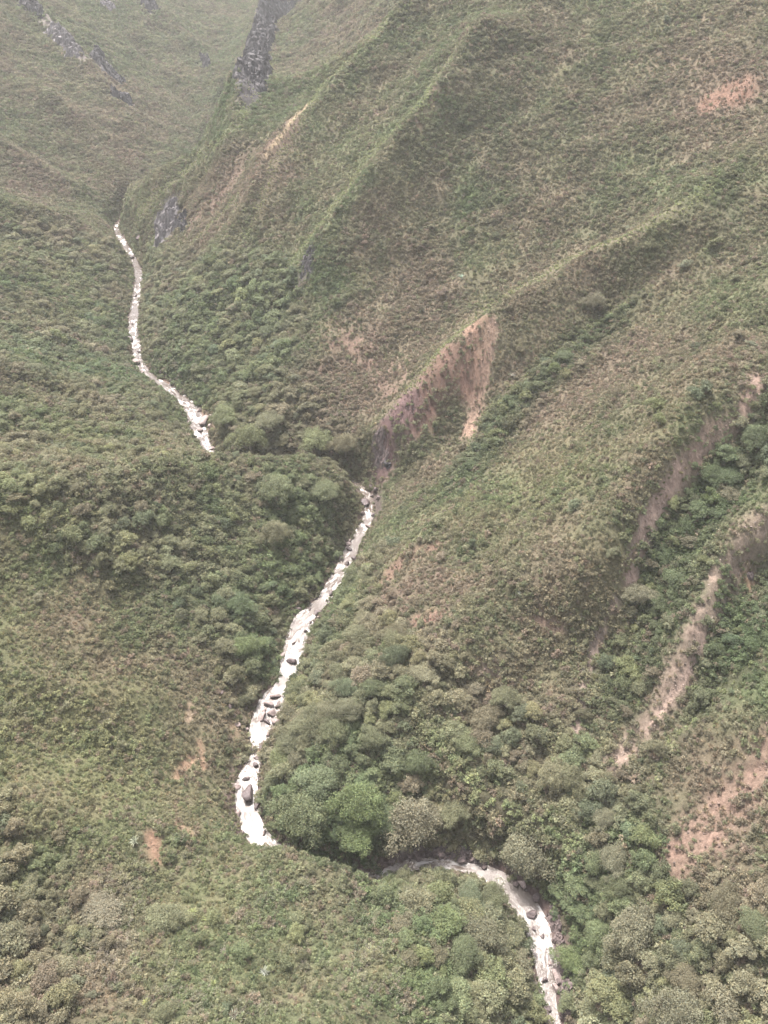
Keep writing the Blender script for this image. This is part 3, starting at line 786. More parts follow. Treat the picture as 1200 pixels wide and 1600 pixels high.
# landmarks that a label can point at (pixel, words)
LAND = [((865, 1560), 'the lowest rapids'), ((830, 1430), 'the boulder in the lowest rapids'), ((690, 1350), 'the rocky bank of the river bend'), ((585, 1370), 'the water of the river bend'), ((400, 1300), 'the pool before the hidden bend'),
        ((388, 1235), 'the dark boulder in the rapids'), ((415, 1120), 'the heap of pink boulders'), ((455, 1020), 'the widest white rapids'), ((495, 945), 'the brown pool'), ((540, 870), 'the stepped rapids'), ((575, 785), 'the river narrows'),
        ((310, 660), 'the upper rapids with boulders'), ((213, 565), 'the round midstream boulder'), ((215, 470), 'the straight upper river'), ((190, 375), 'the farthest visible water'), ((262, 347), 'the grey cliff face'),
        ((160, 110), 'the dark rock ribs'), ((400, 80), 'the black cliff edge'), ((450, 195), 'the thin tan landslip line'), ((560, 270), 'the pale green ridge'), ((1135, 145), 'the orange bare patch'), ((750, 580), 'the tall tan landslide'),
        ((630, 680), 'the purple rock slide'), ((900, 400), 'the grassy ridge above the landslide'), ((885, 550), 'the narrow bushy gully'), ((1110, 690), 'the upper pink scar'), ((1000, 860), 'the bare tan scar'), ((920, 1060), 'the pale scree streak'),
        ((1090, 760), 'the dark wooded gully'), ((1050, 1070), 'the brown bracken ridge'), ((1110, 1060), 'the second wooded gully'), ((1130, 1260), 'the brown slope patch'), ((850, 1285), 'the bright grassy crest'), ((680, 965), 'the small pink scar'),
        ((640, 870), 'the small brown scarp'), ((960, 1450), 'the big pale crown on the slope'), ((295, 1195), 'the small tan landslips'), ((245, 1325), 'the reddish hollow'), ((60, 820), 'the yellow green thicket'), ((460, 740), 'the wooded spur'),
        ((560, 580), 'the pinkish brown slope'), ((60, 470), 'the upper green slope'), ((60, 1450), 'the bluish thicket'), ((740, 1450), 'the wooded inside of the bend'), ((640, 1200), 'the forest above the bend'), ((1150, 450), 'the bushy shoulder'),
        ((500, 1480), 'the dry shrubs of the lower slope'), ((180, 640), 'the smooth wooded flank'), ((330, 830), 'the small bare patch in the woods'), ((360, 520), 'the forest across the upper river'), ((1120, 1500), 'the dark corner woods'), ((170, 1000), 'the open shrub slope'),
        ((1000, 560), 'the olive spur'), ((830, 760), 'the yellowish spur'), ((560, 1100), 'the forest across the rapids'), ((800, 1100), 'the broken wooded slope')]
def tone_word(c):
    r, g, b = c; l = (r + g + b) / 3
    if l > 0.152: return 'pale buff' if r > g * 0.98 else ('pale yellow green' if b < 0.09 else 'pale grey green')
    if r > g * 1.04: return 'brownish'
    if b > 0.62 * g: return 'bluish green'
    if l > 0.115: return 'yellowish green' if b < 0.55 * g else 'soft green'
    if r > 0.9 * g: return 'olive'
    return 'dark green' if l < 0.07 else 'green'
def rel_word(dx, dy, rr):
    if math.hypot(dx, dy) < 22: return 'right by'
    a = math.degrees(math.atan2(-dy, dx)) % 360
    return ['to the right of', 'up to the right of', 'above', 'up to the left of', 'to the left of', 'down to the left of', 'below', 'down to the right of'][int((a + 22.5) // 45) % 8]
def dist_word(d): return '' if d < 22 else ('just ' if d < 48 else ('well ' if d > 95 else ''))
used_labels = {}
def make_label(kind, c, u, v, sizew, form):
    ls = sorted(LAND, key=lambda l: math.hypot(l[0][0] - u, l[0][1] - v))
    t = tone_word(c); cands = []
    for l in ls[:4]:
        d = math.hypot(l[0][0] - u, l[0][1] - v)
        cands.append(('%s %s %s %s%s %s' % (sizew, t, kind, dist_word(d), rel_word(u - l[0][0], v - l[0][1], 0), l[1])))
        cands.append(('%s %s %s with %s crown %s%s %s' % (sizew, t, kind, form, dist_word(d), rel_word(u - l[0][0], v - l[0][1], 0), l[1])))
    for c_ in cands:
        c_ = ' '.join(c_.split())
        if len(c_.split()) <= 16 and c_ not in used_labels: used_labels[c_] = 1; return c_
    for j in range(1, 4):
        a, b = ls[0], ls[j]
        c_ = '%s %s %s %s %s, toward %s' % (sizew, t, kind, rel_word(u - a[0][0], v - a[0][1], 0), a[1], b[1]); c_ = ' '.join(c_.split())
        if len(c_.split()) <= 16 and c_ not in used_labels: used_labels[c_] = 1; return c_
    c_ = ' '.join(c_.split()[:16]); used_labels[c_] = used_labels.get(c_, 0) + 1; return c_

# ---------------------------------------------------------------- individual trees
crown_meshes = [mesh_np('crown_shape', V, Fq, leaf_o, {'leafvar': LV}) for V, Fq, LV in CROWNS]
hero_meshes = [mesh_np('crown_shape', V, Fq, leaf_o, {'leafvar': LV}) for V, Fq, LV in HERO_CROWNS]
CROWN_H = [0.75, 0.6, 0.95, 0.5, 0.7, 1.05, 0.62, 0.8]
FORMS = ['a domed', 'a flat spreading', 'a tall lumpy', 'a wide low', 'a loose', 'a high rounded', 'a thin twiggy', 'a dense many-lobed']
def tube(path, radii, n=7):
    V, Fq = [], []; path = np.array(path, float)
    for i, p in enumerate(path):
        d = path[min(i + 1, len(path) - 1)] - path[max(i - 1, 0)]; d /= np.linalg.norm(d) + 1e-9
        a = np.cross(d, [0.3, 1, 0.1]); a /= np.linalg.norm(a); b = np.cross(d, a)
        for k in range(n): t = 2 * math.pi * k / n; V.append(p + (a * math.cos(t) + b * math.sin(t)) * radii[i])
        if i:
            o = (i - 1) * n
            for k in range(n): Fq.append([o + k, o + (k + 1) % n, o + n + (k + 1) % n, o + n + k])
    return np.array(V), np.array(Fq)
def trunk_mesh(seed):
    """a tapered trunk that forks into limbs, for a crown of radius 1 whose underside is at 0.75"""
    r = np.random.default_rng(seed); VV, FF = [], []; o = 0
    def put(p, rr):
        nonlocal o
        V, Fq = tube(p, rr); VV.append(V); FF.append(Fq + o); o += len(V)
    k = r.normal(size=2) * 0.05
    put([(0, 0, -0.35), (0, 0, 0), (k[0], k[1], 0.35), (k[0] * 1.5, k[1] * 1.5, 0.75), (k[0], k[1], 0.88)], [0.085, 0.07, 0.055, 0.045, 0.012])
    for i in range(6):
        a = 1.047 * i + r.random() * 0.6; h = 0.34 + 0.05 * i
        ln = 0.5 + 0.3 * r.random()
        put([(k[0], k[1], h), (k[0] + math.cos(a) * ln * 0.4, k[1] + math.sin(a) * ln * 0.4, h + 0.12), (math.cos(a) * ln, math.sin(a) * ln, h + 0.24)], [0.032, 0.022, 0.005])
    return mesh_np('trunk_shape', np.vstack(VV), np.vstack(FF), bark_m, None, True)
trunk_meshes = [trunk_mesh(500 + i) for i in range(4)]
def make_tree(x, y, z, rad, kind, tint, label, group, th=0.62, vz=1.0):
    root = D.objects.new('tree', None); COL.objects.link(root); root.empty_display_size = 1
    root.location = (x, y, z); root.rotation_euler = (0, 0, random.random() * 6.28)
    tag(root, label, 'tree', group)
    cr_ = link('crown', hero_meshes[kind % 4] if rad > 4.6 else crown_meshes[kind], root); cr_.location = (0, 0, th * rad); cr_.scale = (rad * random.uniform(0.85, 1.2), rad * random.uniform(0.85, 1.2), rad * vz)
    cr_.rotation_euler = (0, 0, random.random() * 6.28); cr_.color = (tint[0], tint[1], tint[2], 1)
    tr_ = link('trunk', trunk_meshes[kind % 4], root); tr_.scale = (rad, rad, rad * (0.45 if th < 0.3 else 0.92))
    return root
HPALE = (0.165, 0.152, 0.112); HBUFF = (0.18, 0.168, 0.105); HGREEN = (0.128, 0.158, 0.066); HGG = (0.142, 0.155, 0.09); HDK = (0.088, 0.112, 0.06); HBR = (0.155, 0.135, 0.092); HBL = (0.118, 0.146, 0.082); HLG = (0.145, 0.17, 0.08)
HERO = [  # u, v, radius px, tint, crown kind, label
    (825, 1330, 44, HPALE, 3, 'big pale grey brown tree with flat crown beside the bright grassy crest'),
    (945, 1278, 24, HPALE, 6, 'pale brown tree upslope of the end of the bright grassy crest'),
    (960, 1338, 30, HPALE, 6, 'pale buff tree on the slope between grassy crest and brown slope patch'),
    (990, 1450, 42, HPALE, 3, 'largest pale brown crown halfway down the dark corner woods'),
    (975, 1480, 26, HBUFF, 1, 'buff crown overlapping the lower edge of the largest pale brown crown'),
    (1045, 1395, 26, HGREEN, 2, 'fresh green small tree just upslope of the largest pale brown crown'),
    (1060, 1580, 46, HPALE, 3, 'broad pale brown tree cut by the lower edge, farther from the river'),
    (1135, 1568, 28, HPALE, 6, 'pale brown rounded tree near the lower corner of the woods'),
    (1072, 1525, 30, HBR, 1, 'brownish tree between two pale crowns in the corner woods'),
    (1185, 1440, 30, HDK, 5, 'dark green tree at the edge of view below the brown slope patch'),
    (645, 1278, 46, HPALE, 3, 'wide grey pale tree above the rocky bank of the river bend'),
    (600, 1270, 28, HBL, 1, 'bluish green tree touching the wide grey pale tree above the bend'),
    (712, 1268, 24, HGG, 0, 'grey green tree against the underside of the bright grassy crest'),
    (750, 1450, 38, (0.13, 0.12, 0.085), 1, 'large dull brown green tree on the wooded inside of the bend'),
    (700, 1440, 24, HGREEN, 7, 'fresh green tree at the middle of the wooded inside of the bend'),
    (725, 1490, 28, HDK, 4, 'dark tree below the dull brown green tree inside the bend'),
    (768, 1525, 26, HLG, 7, 'light green lumpy tree closest to the lowest rapids inside the bend'),
    (690, 1395, 22, HLG, 5, 'light green tree at the top of the wooded inside of the bend'),
    (650, 1405, 24, HBR, 1, 'brownish olive tree near the water of the river bend, inner side'),
    (890, 1500, 26, HGREEN, 2, 'green tree on the outer bank opposite the lowest rapids'),
    (470, 1275, 50, HGG, 3, 'large grey green tree on the bank across from the pool'),
    (562, 1255, 42, HGREEN, 7, 'large bright green tree with many leaf clumps above the bend'),
    (560, 1300, 32, HGREEN, 0, 'bright green tree just under the large many-clumped one'),
    (440, 1180, 24, HGREEN, 5, 'bright green tree on the bank beside the lower boulders'),
    (500, 1215, 30, HBL, 2, 'bluish green tree behind the large grey green tree on the bank'),
    (480, 1130, 28, HGG, 4, 'grey green tree across the water from the heap of pink boulders'),
    (390, 680, 30, HLG, 3, 'large light green spreading tree at the foot of the upper rapids'),
    (350, 645, 22, HLG, 0, 'light green tree beside the upper rapids with boulders'),
    (420, 650, 24, HGG, 1, 'grey green tree uphill of the large light green spreading tree'),
    (495, 682, 25, HGREEN, 2, 'rounded green tree above the wooded spur, toward the purple slide'),
    (540, 695, 24, HBUFF, 3, 'buff flat tree between wooded spur and purple rock slide'),
    (885, 552, 18, HBL, 5, 'rounded bluish green tree in the middle of the narrow bushy gully'),
    (915, 526, 15, HBL, 2, 'upper bluish green tree in the narrow bushy gully'),
    (866, 576, 13, HGREEN, 5, 'lower small green tree in the narrow bushy gully'),
    (930, 470, 19, HPALE, 3, 'pale buff low tree on the slope above the narrow bushy gully'),
    (1027, 630, 17, HGREEN, 7, 'bright green tree alone on the olive spur'),
    (1030, 655, 12, HGREEN, 5, 'small bright green tree directly under the lone one on the olive spur'),
    (1140, 738, 24, HDK, 5, 'large dark rounded tree in the dark wooded gully'),
    (1180, 682, 24, HDK, 7, 'dark tree at the top of the dark wooded gully'),
    (1115, 775, 20, HGREEN, 2, 'green tree below the large dark rounded tree in the gully'),
    (1055, 900, 20, HDK, 1, 'dark tree in the lower part of the dark wooded gully'),
    (1000, 925, 23, HPALE, 6, 'pale grey twiggy tree at the mouth of the bare tan scar'),
    (740, 1076, 16, HPALE, 6, 'small pale pinkish tree on the broken wooded slope'),
    (755, 1120, 24, HBR, 3, 'brown flat tree below the small pale pinkish one'),
    (680, 1086, 20, HBUFF, 1, 'buff tree at the upper edge of the forest across the rapids'),
    (790, 1090, 24, HGG, 0, 'grey green tree uphill of the brown flat tree'),
    (430, 760, 28, HGG, 3, 'flat grey green tree on the back of the wooded spur'),
    (505, 760, 26, HGG, 1, 'spreading tree near the tip of the wooded spur'),
    (430, 830, 26, HBR, 3, 'brownish flat tree below the wooded spur'),
    (560, 990, 22, HGG, 0, 'grey green tree on the far bank beside the brown pool'),
    (150, 1415, 34, HPALE, 1, 'round greyish bush-like tree above the bluish thicket'),
    (255, 1425, 34, HGG, 3, 'wide dull green bush-like tree on the dry lower slope'),
    (370, 940, 22, HDK, 4, 'dark tree uphill from the widest white rapids'),
    (385, 1010, 20, HGREEN, 7, 'green tree between the dark one and the widest white rapids'),
]
placed = []
for (u, v, rp, tint, kd, lab) in HERO:
    rad_ = rp * 0.9 / FPX * 400
    for _ in range(4):
        q = hit((u, v), HC, rad_ * 1.0)
        rad_ = rp / FPX * project(q)[2] * 0.98
    zg = float(terrain_z(np.array([q[0]]), np.array([q[1]]))[0])
    gc_ = growth_colour(np.array([q[0]]), np.array([q[1]]))[0]; tint = tuple(float(a * 0.6 + b * 0.4) for a, b in zip(tint, gc_))
    placed.append((q[0], q[1], rad_))
    low_ = u < 300 and v > 1350
    make_tree(q[0], q[1], zg, rad_, kd, tint, lab, 'trees of the gorge woods', th=0.12 if low_ else 0.5, vz=0.7 if low_ else 1.0)
    used_labels[lab] = 1
PX_ = np.array(placed)
# the other trees: none inside a hero crown
hx = np.concatenate([PX_[:, 0], x]); hy = np.concatenate([PX_[:, 1], y]); hr = np.concatenate([PX_[:, 2] + 50, rad])
order_rad = hr.copy(); real = np.concatenate([PX_[:, 2], rad])
def thin2(x, y, prio, rad, fac):
    order = np.argsort(-prio); cell = 10.0; G = {}; out = []
    for i in order:
        cxi, cyi = int(x[i] // cell), int(y[i] // cell); ok = True
        for a in (-1, 0, 1):
            for b in (-1, 0, 1):
                for j in G.get((cxi + a, cyi + b), ()):
                    if (x[i] - x[j]) ** 2 + (y[i] - y[j]) ** 2 < ((rad[i] + rad[j]) * fac) ** 2: ok = False; break
                if not ok: break
            if not ok: break
        if ok: G.setdefault((cxi, cyi), []).append(i); out.append(i)
    return np.array(out)
sel = thin2(hx, hy, order_rad, real, 0.52)
sel = sel[sel >= len(PX_)] - len(PX_)
x, y, z, f, ee, rad = x[sel], y[sel], z[sel], f[sel], ee[sel], rad[sel]
tint = growth_colour(x, y)
rr_ = r_.random(len(x))
tint = tint * (0.86 + 0.12 * f[:, None] + 0.0)
tint = np.where((rr_ < 0.10)[:, None], tint * 0.6 + PALE * 0.4, tint)
tint = np.where(((rr_ > 0.10) & (rr_ < 0.22))[:, None], tint * 0.65 + DARKG * 0.35, tint)
tint = np.where(((rr_ > 0.22) & (rr_ < 0.30))[:, None], tint * 0.5 + BLUEG * 0.5, tint)
tint = np.where(((rr_ > 0.34) & (rr_ < 0.42))[:, None], tint * 0.65 + YEL * 0.35, tint)
tint = np.where(((rr_ > 0.42) & (rr_ < 0.48))[:, None], tint * 0.65 + PINKB * 0.35, tint)
tint = tint * (0.84 + 0.32 * r_.random(len(x)))[:, None]
u_, v_, d_ = project(np.stack([x, y, z + rad * 0.9], -1))
vis = seen(x, y, z, 2.5) & (u_ > 8) & (u_ < PW - 8) & (v_ > 8) & (v_ < PH - 8)
score = np.where(vis, rad / d_, 0)
top = np.argsort(-score)[:300 - len(HERO)]
is_top = np.zeros(len(x), bool); is_top[top] = True
big = rad[top].mean() + 0.45 * rad[top].std(); small = rad[top].mean() - 0.55 * rad[top].std()
for i in sorted(top, key=lambda i: -score[i]):
    kd = int(r_.integers(0, 8)); sw = 'large' if rad[i] > big else ('small' if rad[i] < small else '')
    lab = make_label('tree', tint[i], u_[i], v_[i], sw, FORMS[kd])
    make_tree(x[i], y[i], z[i], rad[i], kd, tint[i], lab, 'trees of the gorge woods', th=0.4 + 0.3 * r_.random(), vz=r_.uniform(0.85, 1.2))
o_ = ~is_top
n = o_.sum()
kk = r_.integers(0, 7, n)
rot = slope_tilt(x[o_], y[o_], 0.35, r_, n); rot[:, 2] = r_.random(n) * 6.28
sc_ = np.column_stack([rad[o_] * r_.uniform(0.8, 1.3, n), rad[o_] * r_.uniform(0.8, 1.3, n), rad[o_] * r_.uniform(0.8, 1.35, n)])
scatter('forest', protos['canopy_crown'], np.column_stack([x[o_], y[o_], z[o_] + rad[o_] * 0.45]), rot, sc_, kk, tint[o_], 'dense mixed green woodland clothing the gorge sides', 'forest')
TREEX = np.column_stack([x, y, rad]); print('trees', len(x))

# ---------------------------------------------------------------- bushes
def cover_points(step, box, prob_fn, r):
    x, y = jitter_grid(*box, step, r); z = terrain_z(x, y); k = in_reach(x, y, z, 0.12); x, y, z = x[k], y[k], z[k]
    p = prob_fn(x, y); k = r.random(len(x)) < p; return x[k], y[k], z[k]
def p_shrub(x, y):
    ba = soil_at(x, y, SOIL)[1]; ra = soil_at(x, y, ROCKY)[1]; cr = crest_at(x, y)
    n = fbm(x, y, 11, 3, seed=141)
    return np.clip(0.80 + n * 0.5 - 0.25 * cr, 0.05, 1) * (1 - np.clip(ba * 1.1, 0, 0.90)) * (1 - np.clip(ra, 0, 0.93)) * smooth(-0.5, 0.7, lookup(EB, x, y) - 1.3 * smooth(450, 600, y)) * np.where(y > 420, 0.85, 1)
x, y, z = cover_points(1.15, BOX, p_shrub, r_)
x2, y2, z2 = cover_points(1.2, BOX, lambda a, b: p_shrub(a, b) * np.clip((np.hypot(height(a + 2, b) - height(a - 2, b), height(a, b + 2) - height(a, b - 2)) / 4 - 0.85) * 1.3, 0, 1), r_)
x, y, z = np.concatenate([x, x2]), np.concatenate([y, y2]), np.concatenate([z, z2])
fo = lookup(M_forest, x, y)
rad = (0.68 + 0.95 * r_.random(len(x)) ** 2.4) * (0.85 + 0.4 * smooth(-0.4, 0.4, fbm(x, y, 18, 2, seed=143))) * (1 + 0.55 * fo) * np.where(y > 420, 1.15, 1) * (1 + 0.45 * smooth(600, 800, y))
tint = growth_colour(x, y); cr = crest_at(x, y)[:, None]
tint = tint * (1 - cr * 0.75) + np.array([0.23, 0.265, 0.135]) * cr * 0.75
rr_ = r_.random(len(x))[:, None]
tint = np.where(rr_ < 0.10, tint * 0.45 + PINKB * 0.55, tint); tint = np.where((rr_ > 0.10) & (rr_ < 0.18), tint * 0.4 + PALE * 0.6, tint)
tint = np.where((rr_ > 0.18) & (rr_ < 0.28), tint * 0.45 + DARKG * 0.6, tint); tint = np.where((rr_ > 0.28) & (rr_ < 0.36), tint * 0.5 + np.array([0.12, 0.155, 0.07]) * 0.55, tint)
tint = tint * (0.72 + 0.56 * r_.random(len(x)))[:, None]
rad = rad * (1 - 0.4 * cr[:, 0])
# the bushes that show largest are things of their own
u_, v_, d_ = project(np.stack([x, y, z + rad * 0.5], -1))
near_tree = np.zeros(len(x), bool)
cand = np.where((rad / d_ > np.quantile(rad / d_, 0.992)) & (u_ > 12) & (u_ < PW - 12) & (v_ > 12) & (v_ < PH - 10) & (fo < 0.3))[0]
AT = np.vstack([TREEX, PX_])
cand = np.array([i for i in cand if (np.hypot(AT[:, 0] - x[i], AT[:, 1] - y[i]) > AT[:, 2] * 1.0 + 0.8).all()])
cand = cand[seen(x[cand], y[cand], z[cand], 1.0)]
cand = cand[np.argsort(-(rad / d_)[cand])]
chosen = []
for i in cand:
    if all(math.hypot(x[i] - x[j], y[i] - y[j]) > 2.4 for j in chosen): chosen.append(i)
    if len(chosen) >= 240: break
bush_arr = [merge(crown_arrays(600 + i, 1.0, 0.85, 6 + i, 520, 0.13, 0.8)) for i in range(5)]
bush_meshes = [mesh_np('foliage_shape', *[a for a in A[:2]], leaf_o, {'leafvar': A[2]}) for A in bush_arr]
twig_A = [twig_arrays(620 + i, 26, 1.0, 1.2, 0.035) for i in range(3)]
stem_meshes = [mesh_np('stems_shape', A[0], A[1], bark_m) for A in twig_A]
BF = ['a domed', 'a ragged', 'a lumpy', 'a low', 'a clumped']
for i in chosen:
    kd = int(r_.integers(0, 5)); rd = rad[i] * 1.12
    lab = make_label('bush', tint[i], u_[i], v_[i], 'large' if rad[i] > 1.95 else '', BF[kd])
    root = D.objects.new('bush', None); COL.objects.link(root); root.location = (x[i], y[i], z[i]); tag(root, lab, 'bush', 'bushes on the open slopes')
    a = link('foliage', bush_meshes[kd], root); a.scale = (rd, rd, rd * r_.uniform(0.8, 1.2)); a.rotation_euler = (0, 0, r_.random() * 6.28); a.color = tuple(tint[i]) + (1,)
    b = link('stems', stem_meshes[kd % 3], root); b.scale = (rd, rd, rd)
k = np.ones(len(x), bool); k[chosen] = False
x, y, z, rad, tint = x[k], y[k], z[k], rad[k], tint[k]
n = len(x); rot = slope_tilt(x, y, 0.55, r_, n); rot[:, 2] = r_.random(n) * 6.28
sc_ = np.column_stack([rad, rad, rad * r_.uniform(0.7, 1.3, n)])
scatter('shrubbery', protos['shrub'], np.column_stack([x, y, z - 0.1]), rot, sc_, r_.integers(0, 7, n), tint, 'low mixed shrubs covering the slopes', 'shrubs')
print('shrubs', n)
# tufts: grass, bracken and dry stems, also thinly on bare ground
def p_tuft(x, y):
    ba = soil_at(x, y, SOIL)[1]; ra = soil_at(x, y, ROCKY)[1]; cr = crest_at(x, y)
    b = lookup(Z_b, x, y)
    return np.clip(0.30 + 0.5 * b + 0.7 * cr + fbm(x, y, 14, 2, seed=151) * 0.4, 0.05, 1) * (1 - np.clip(ba * 0.9, 0, 0.62)) * (1 - 0.8 * ra) * (1 - 0.7 * lookup(M_forest, x, y)) * smooth(0, 1, lookup(EB, x, y))
x, y, z = cover_points(1.7, (-460, 330, 10, 950), p_tuft, r_)
n = len(x); cr = crest_at(x, y)[:, None]; tint = growth_colour(x, y) * np.array([1.15, 1.02, 1.0])
dry = (r_.random(n) < 0.35)[:, None]; tint = np.where(dry, tint * 0.5 + np.array([0.24, 0.19, 0.13]) * 0.55, tint)
tint = tint * (1 - cr * 0.7) + np.array([0.22, 0.255, 0.12]) * cr * 0.7
tint = tint * (0.75 + 0.5 * r_.random(n))[:, None]
rad = 0.55 + 0.5 * r_.random(n)
rot = slope_tilt(x, y, 0.4, r_, n); rot[:, 2] = r_.random(n) * 6.28
scatter('grass', protos['tuft'], np.column_stack([x, y, z - 0.1]), rot, np.column_stack([rad, rad, rad * 1.1]), r_.integers(0, 6, n), tint, 'tussocks of grass and dry bracken between the shrubs', 'grass')
print('tufts', n)
# ---------------------------------------------------------------- rocks
import bmesh
from mathutils import noise as mnoise
def rock_mesh(seed, sub=3, cuts=12, lo=0.62, hi=0.92, rough=0.05, mat=None):
    r = np.random.default_rng(seed); bm = bmesh.new(); bmesh.ops.create_icosphere(bm, subdivisions=sub, radius=1.0)
    V = np.array([v.co[:] for v in bm.verts])
    for _ in range(cuts):
        n = r.normal(size=3); n /= np.linalg.norm(n); c = lo + (hi - lo) * r.random()
        V = V - np.maximum(V @ n - c, 0)[:, None] * n * 0.96
    for v, p in zip(bm.verts, V):
        q = Vector(p.tolist()); k = 1 + rough * mnoise.fractal(q * 2.7 + Vector((seed, 0, 0)), 0.8, 2.1, 4)
        v.co = q * k
    me = D.meshes.new('rock_shape'); bm.to_mesh(me); bm.free()
    for p in me.polygons: p.use_smooth = False
    me.materials.append(mat); return me
B_dry = [rock_mesh(700 + i, 3, 9, 0.45, 0.85, mat=boulder_m) for i in range(5)]
B_wet = [rock_mesh(720 + i, 3, 9, 0.45, 0.85, mat=wet_m) for i in range(4)]
def river_pt(u, v, dz=0.0):
    d = ray(u, v); t = (dz - CAMZ) / (d[2] - RIV_GRAD * d[1]); p = CAM + d * t; return p
def put_rock(name, cat, mesh, p, size, label, group, flat=0.75, sink=0.3):
    o = link(name, mesh); o.location = (p[0], p[1], p[2] + size * flat * (1 - sink) - size * flat * sink)
    o.scale = (size * random.uniform(0.9, 1.45), size * random.uniform(0.7, 1.05), size * flat * random.uniform(0.75, 1.15))
    o.rotation_euler = (random.uniform(-.25, .25), random.uniform(-.25, .25), random.random() * 6.28)
    tag(o, label, cat, group); used_labels[label] = 1; return o
BOULDERS = [  # u, v, radius px, wet, label
    (213, 565, 8, 0, 'large round pale boulder standing midstream in the upper river'),
    (388, 1236, 13, 1, 'large dark wet boulder splitting the rapids above the pool'),
    (830, 1427, 10, 1, 'dark flat-topped boulder in the lowest white rapids'),
    (320, 656, 10, 0, 'big pinkish boulder on the outer side of the upper rapids'),
    (312, 671, 6, 0, 'small pale boulder just below the big pinkish one at the upper rapids'), (328, 666, 5, 0, 'pale boulder on the bank beside the big pinkish one'), (331, 656, 4, 0, 'little pale boulder at the outer edge of the upper rapids'), (297, 669, 4, 1, 'dark boulder on the inner edge of the upper rapids'),
    (311, 640, 4, 0, 'small white-topped boulder at the head of the upper rapids'), (331, 700, 5, 0, 'pale stone where the upper rapids pass behind the wooded spur'),
    (455, 1032, 8, 1, 'grey wet boulder amid the widest white rapids'),
    (431, 1086, 7, 0, 'topmost pale stone of the heap of pink boulders'), (421, 1098, 8, 0, 'broad pink stone in the upper part of the boulder heap'), (434, 1100, 6, 0, 'pink stone at the outer top edge of the boulder heap'),
    (410, 1118, 7, 0, 'pink stone on the water side of the boulder heap'), (424, 1113, 8, 0, 'largest rounded pink stone in the middle of the boulder heap'), (436, 1112, 5, 0, 'small stone on the forest side of the boulder heap'),
    (418, 1127, 6, 1, 'dark reddish stone near the foot of the boulder heap'), (430, 1126, 7, 0, 'pale stone at the foot of the boulder heap'), (426, 1138, 5, 1, 'lowest dark stone of the boulder heap'), (413, 1108, 4, 0, 'small pale stone wedged in the boulder heap'),
    (372, 1137, 5, 0, 'pale stone on the bare bank across from the boulder heap'), (379, 1131, 4, 1, 'dark stone on the bare bank across from the boulder heap'), (367, 1131, 3, 0, 'tiny stone beside the pale one on the bare bank'), (385, 1138, 4, 0, 'brown stone at the waterline across from the boulder heap'),
    (402, 1182, 6, 0, 'pale slab in the narrows above the dark boulder'), (399, 1194, 5, 1, 'wet stone in the narrows above the dark boulder'), (384, 1216, 5, 1, 'small wet stone just above the large dark boulder'),
    (372, 1270, 6, 0, 'pale boulder at the inner bank beside the pool'), (401, 1258, 5, 1, 'wet stone below the large dark boulder'), (413, 1300, 4, 0, 'small stone on the rim of the pool'),
    (543, 879, 4, 1, 'dark stone in the stepped rapids'), (518, 925, 5, 1, 'dark stone at the outlet of the stepped rapids'), (513, 943, 4, 1, 'thin dark slab damming the brown pool'), (531, 946, 3, 1, 'small dark stone at the side of the brown pool'), (547, 858, 3, 1, 'dark stone at the head of the stepped rapids'), (500, 965, 4, 0, 'stone under the brown pool spill'),
    (478, 985, 4, 1, 'wet stone near the top of the widest white rapids'), (459, 1003, 4, 0, 'pale stone in the widest white rapids'), (485, 972, 3, 1, 'small stone at the top of the widest white rapids'), (442, 1022, 5, 0, 'pale stone on the inner edge of the widest white rapids'),
    (815, 1450, 6, 1, 'low dark rock on the inner bank of the lowest rapids'), (822, 1505, 6, 1, 'dark rock at the inner bank halfway down the lowest rapids'), (851, 1530, 6, 1, 'dark rock on the inner side near the bottom run'), (842, 1550, 7, 1, 'large dark rock on the inner bank of the bottom run'), (836, 1535, 5, 1, 'dark rock above the large one on the bottom run'), (857, 1575, 5, 1, 'wet rock at the water edge of the bottom run'),
    (848, 1462, 4, 1, 'small rock breaking the lowest rapids below the flat boulder'), (834, 1450, 4, 1, 'small rock in the froth under the flat boulder'), (217, 549, 4, 1, 'dark stone upstream of the round midstream boulder'), (212, 462, 3, 1, 'dark stone in the straight upper river'), (206, 505, 3, 0, 'pale stone in the straight upper river'), (206, 402, 4, 1, 'dark rock where the farthest water narrows'),
]
for (u, v, rp, wet, lab) in BOULDERS:
    p = river_pt(u, v + rp * 0.3, 0.2); s_ = rp / FPX * project(p)[2]
    gz = float(height(p[0], p[1])); p = np.array([p[0], p[1], max(p[2] - 0.2, gz)])
    put_rock('boulder', 'boulder', (B_wet if wet else B_dry)[random.randrange(4)], p, s_, lab, 'boulders in and beside the river')
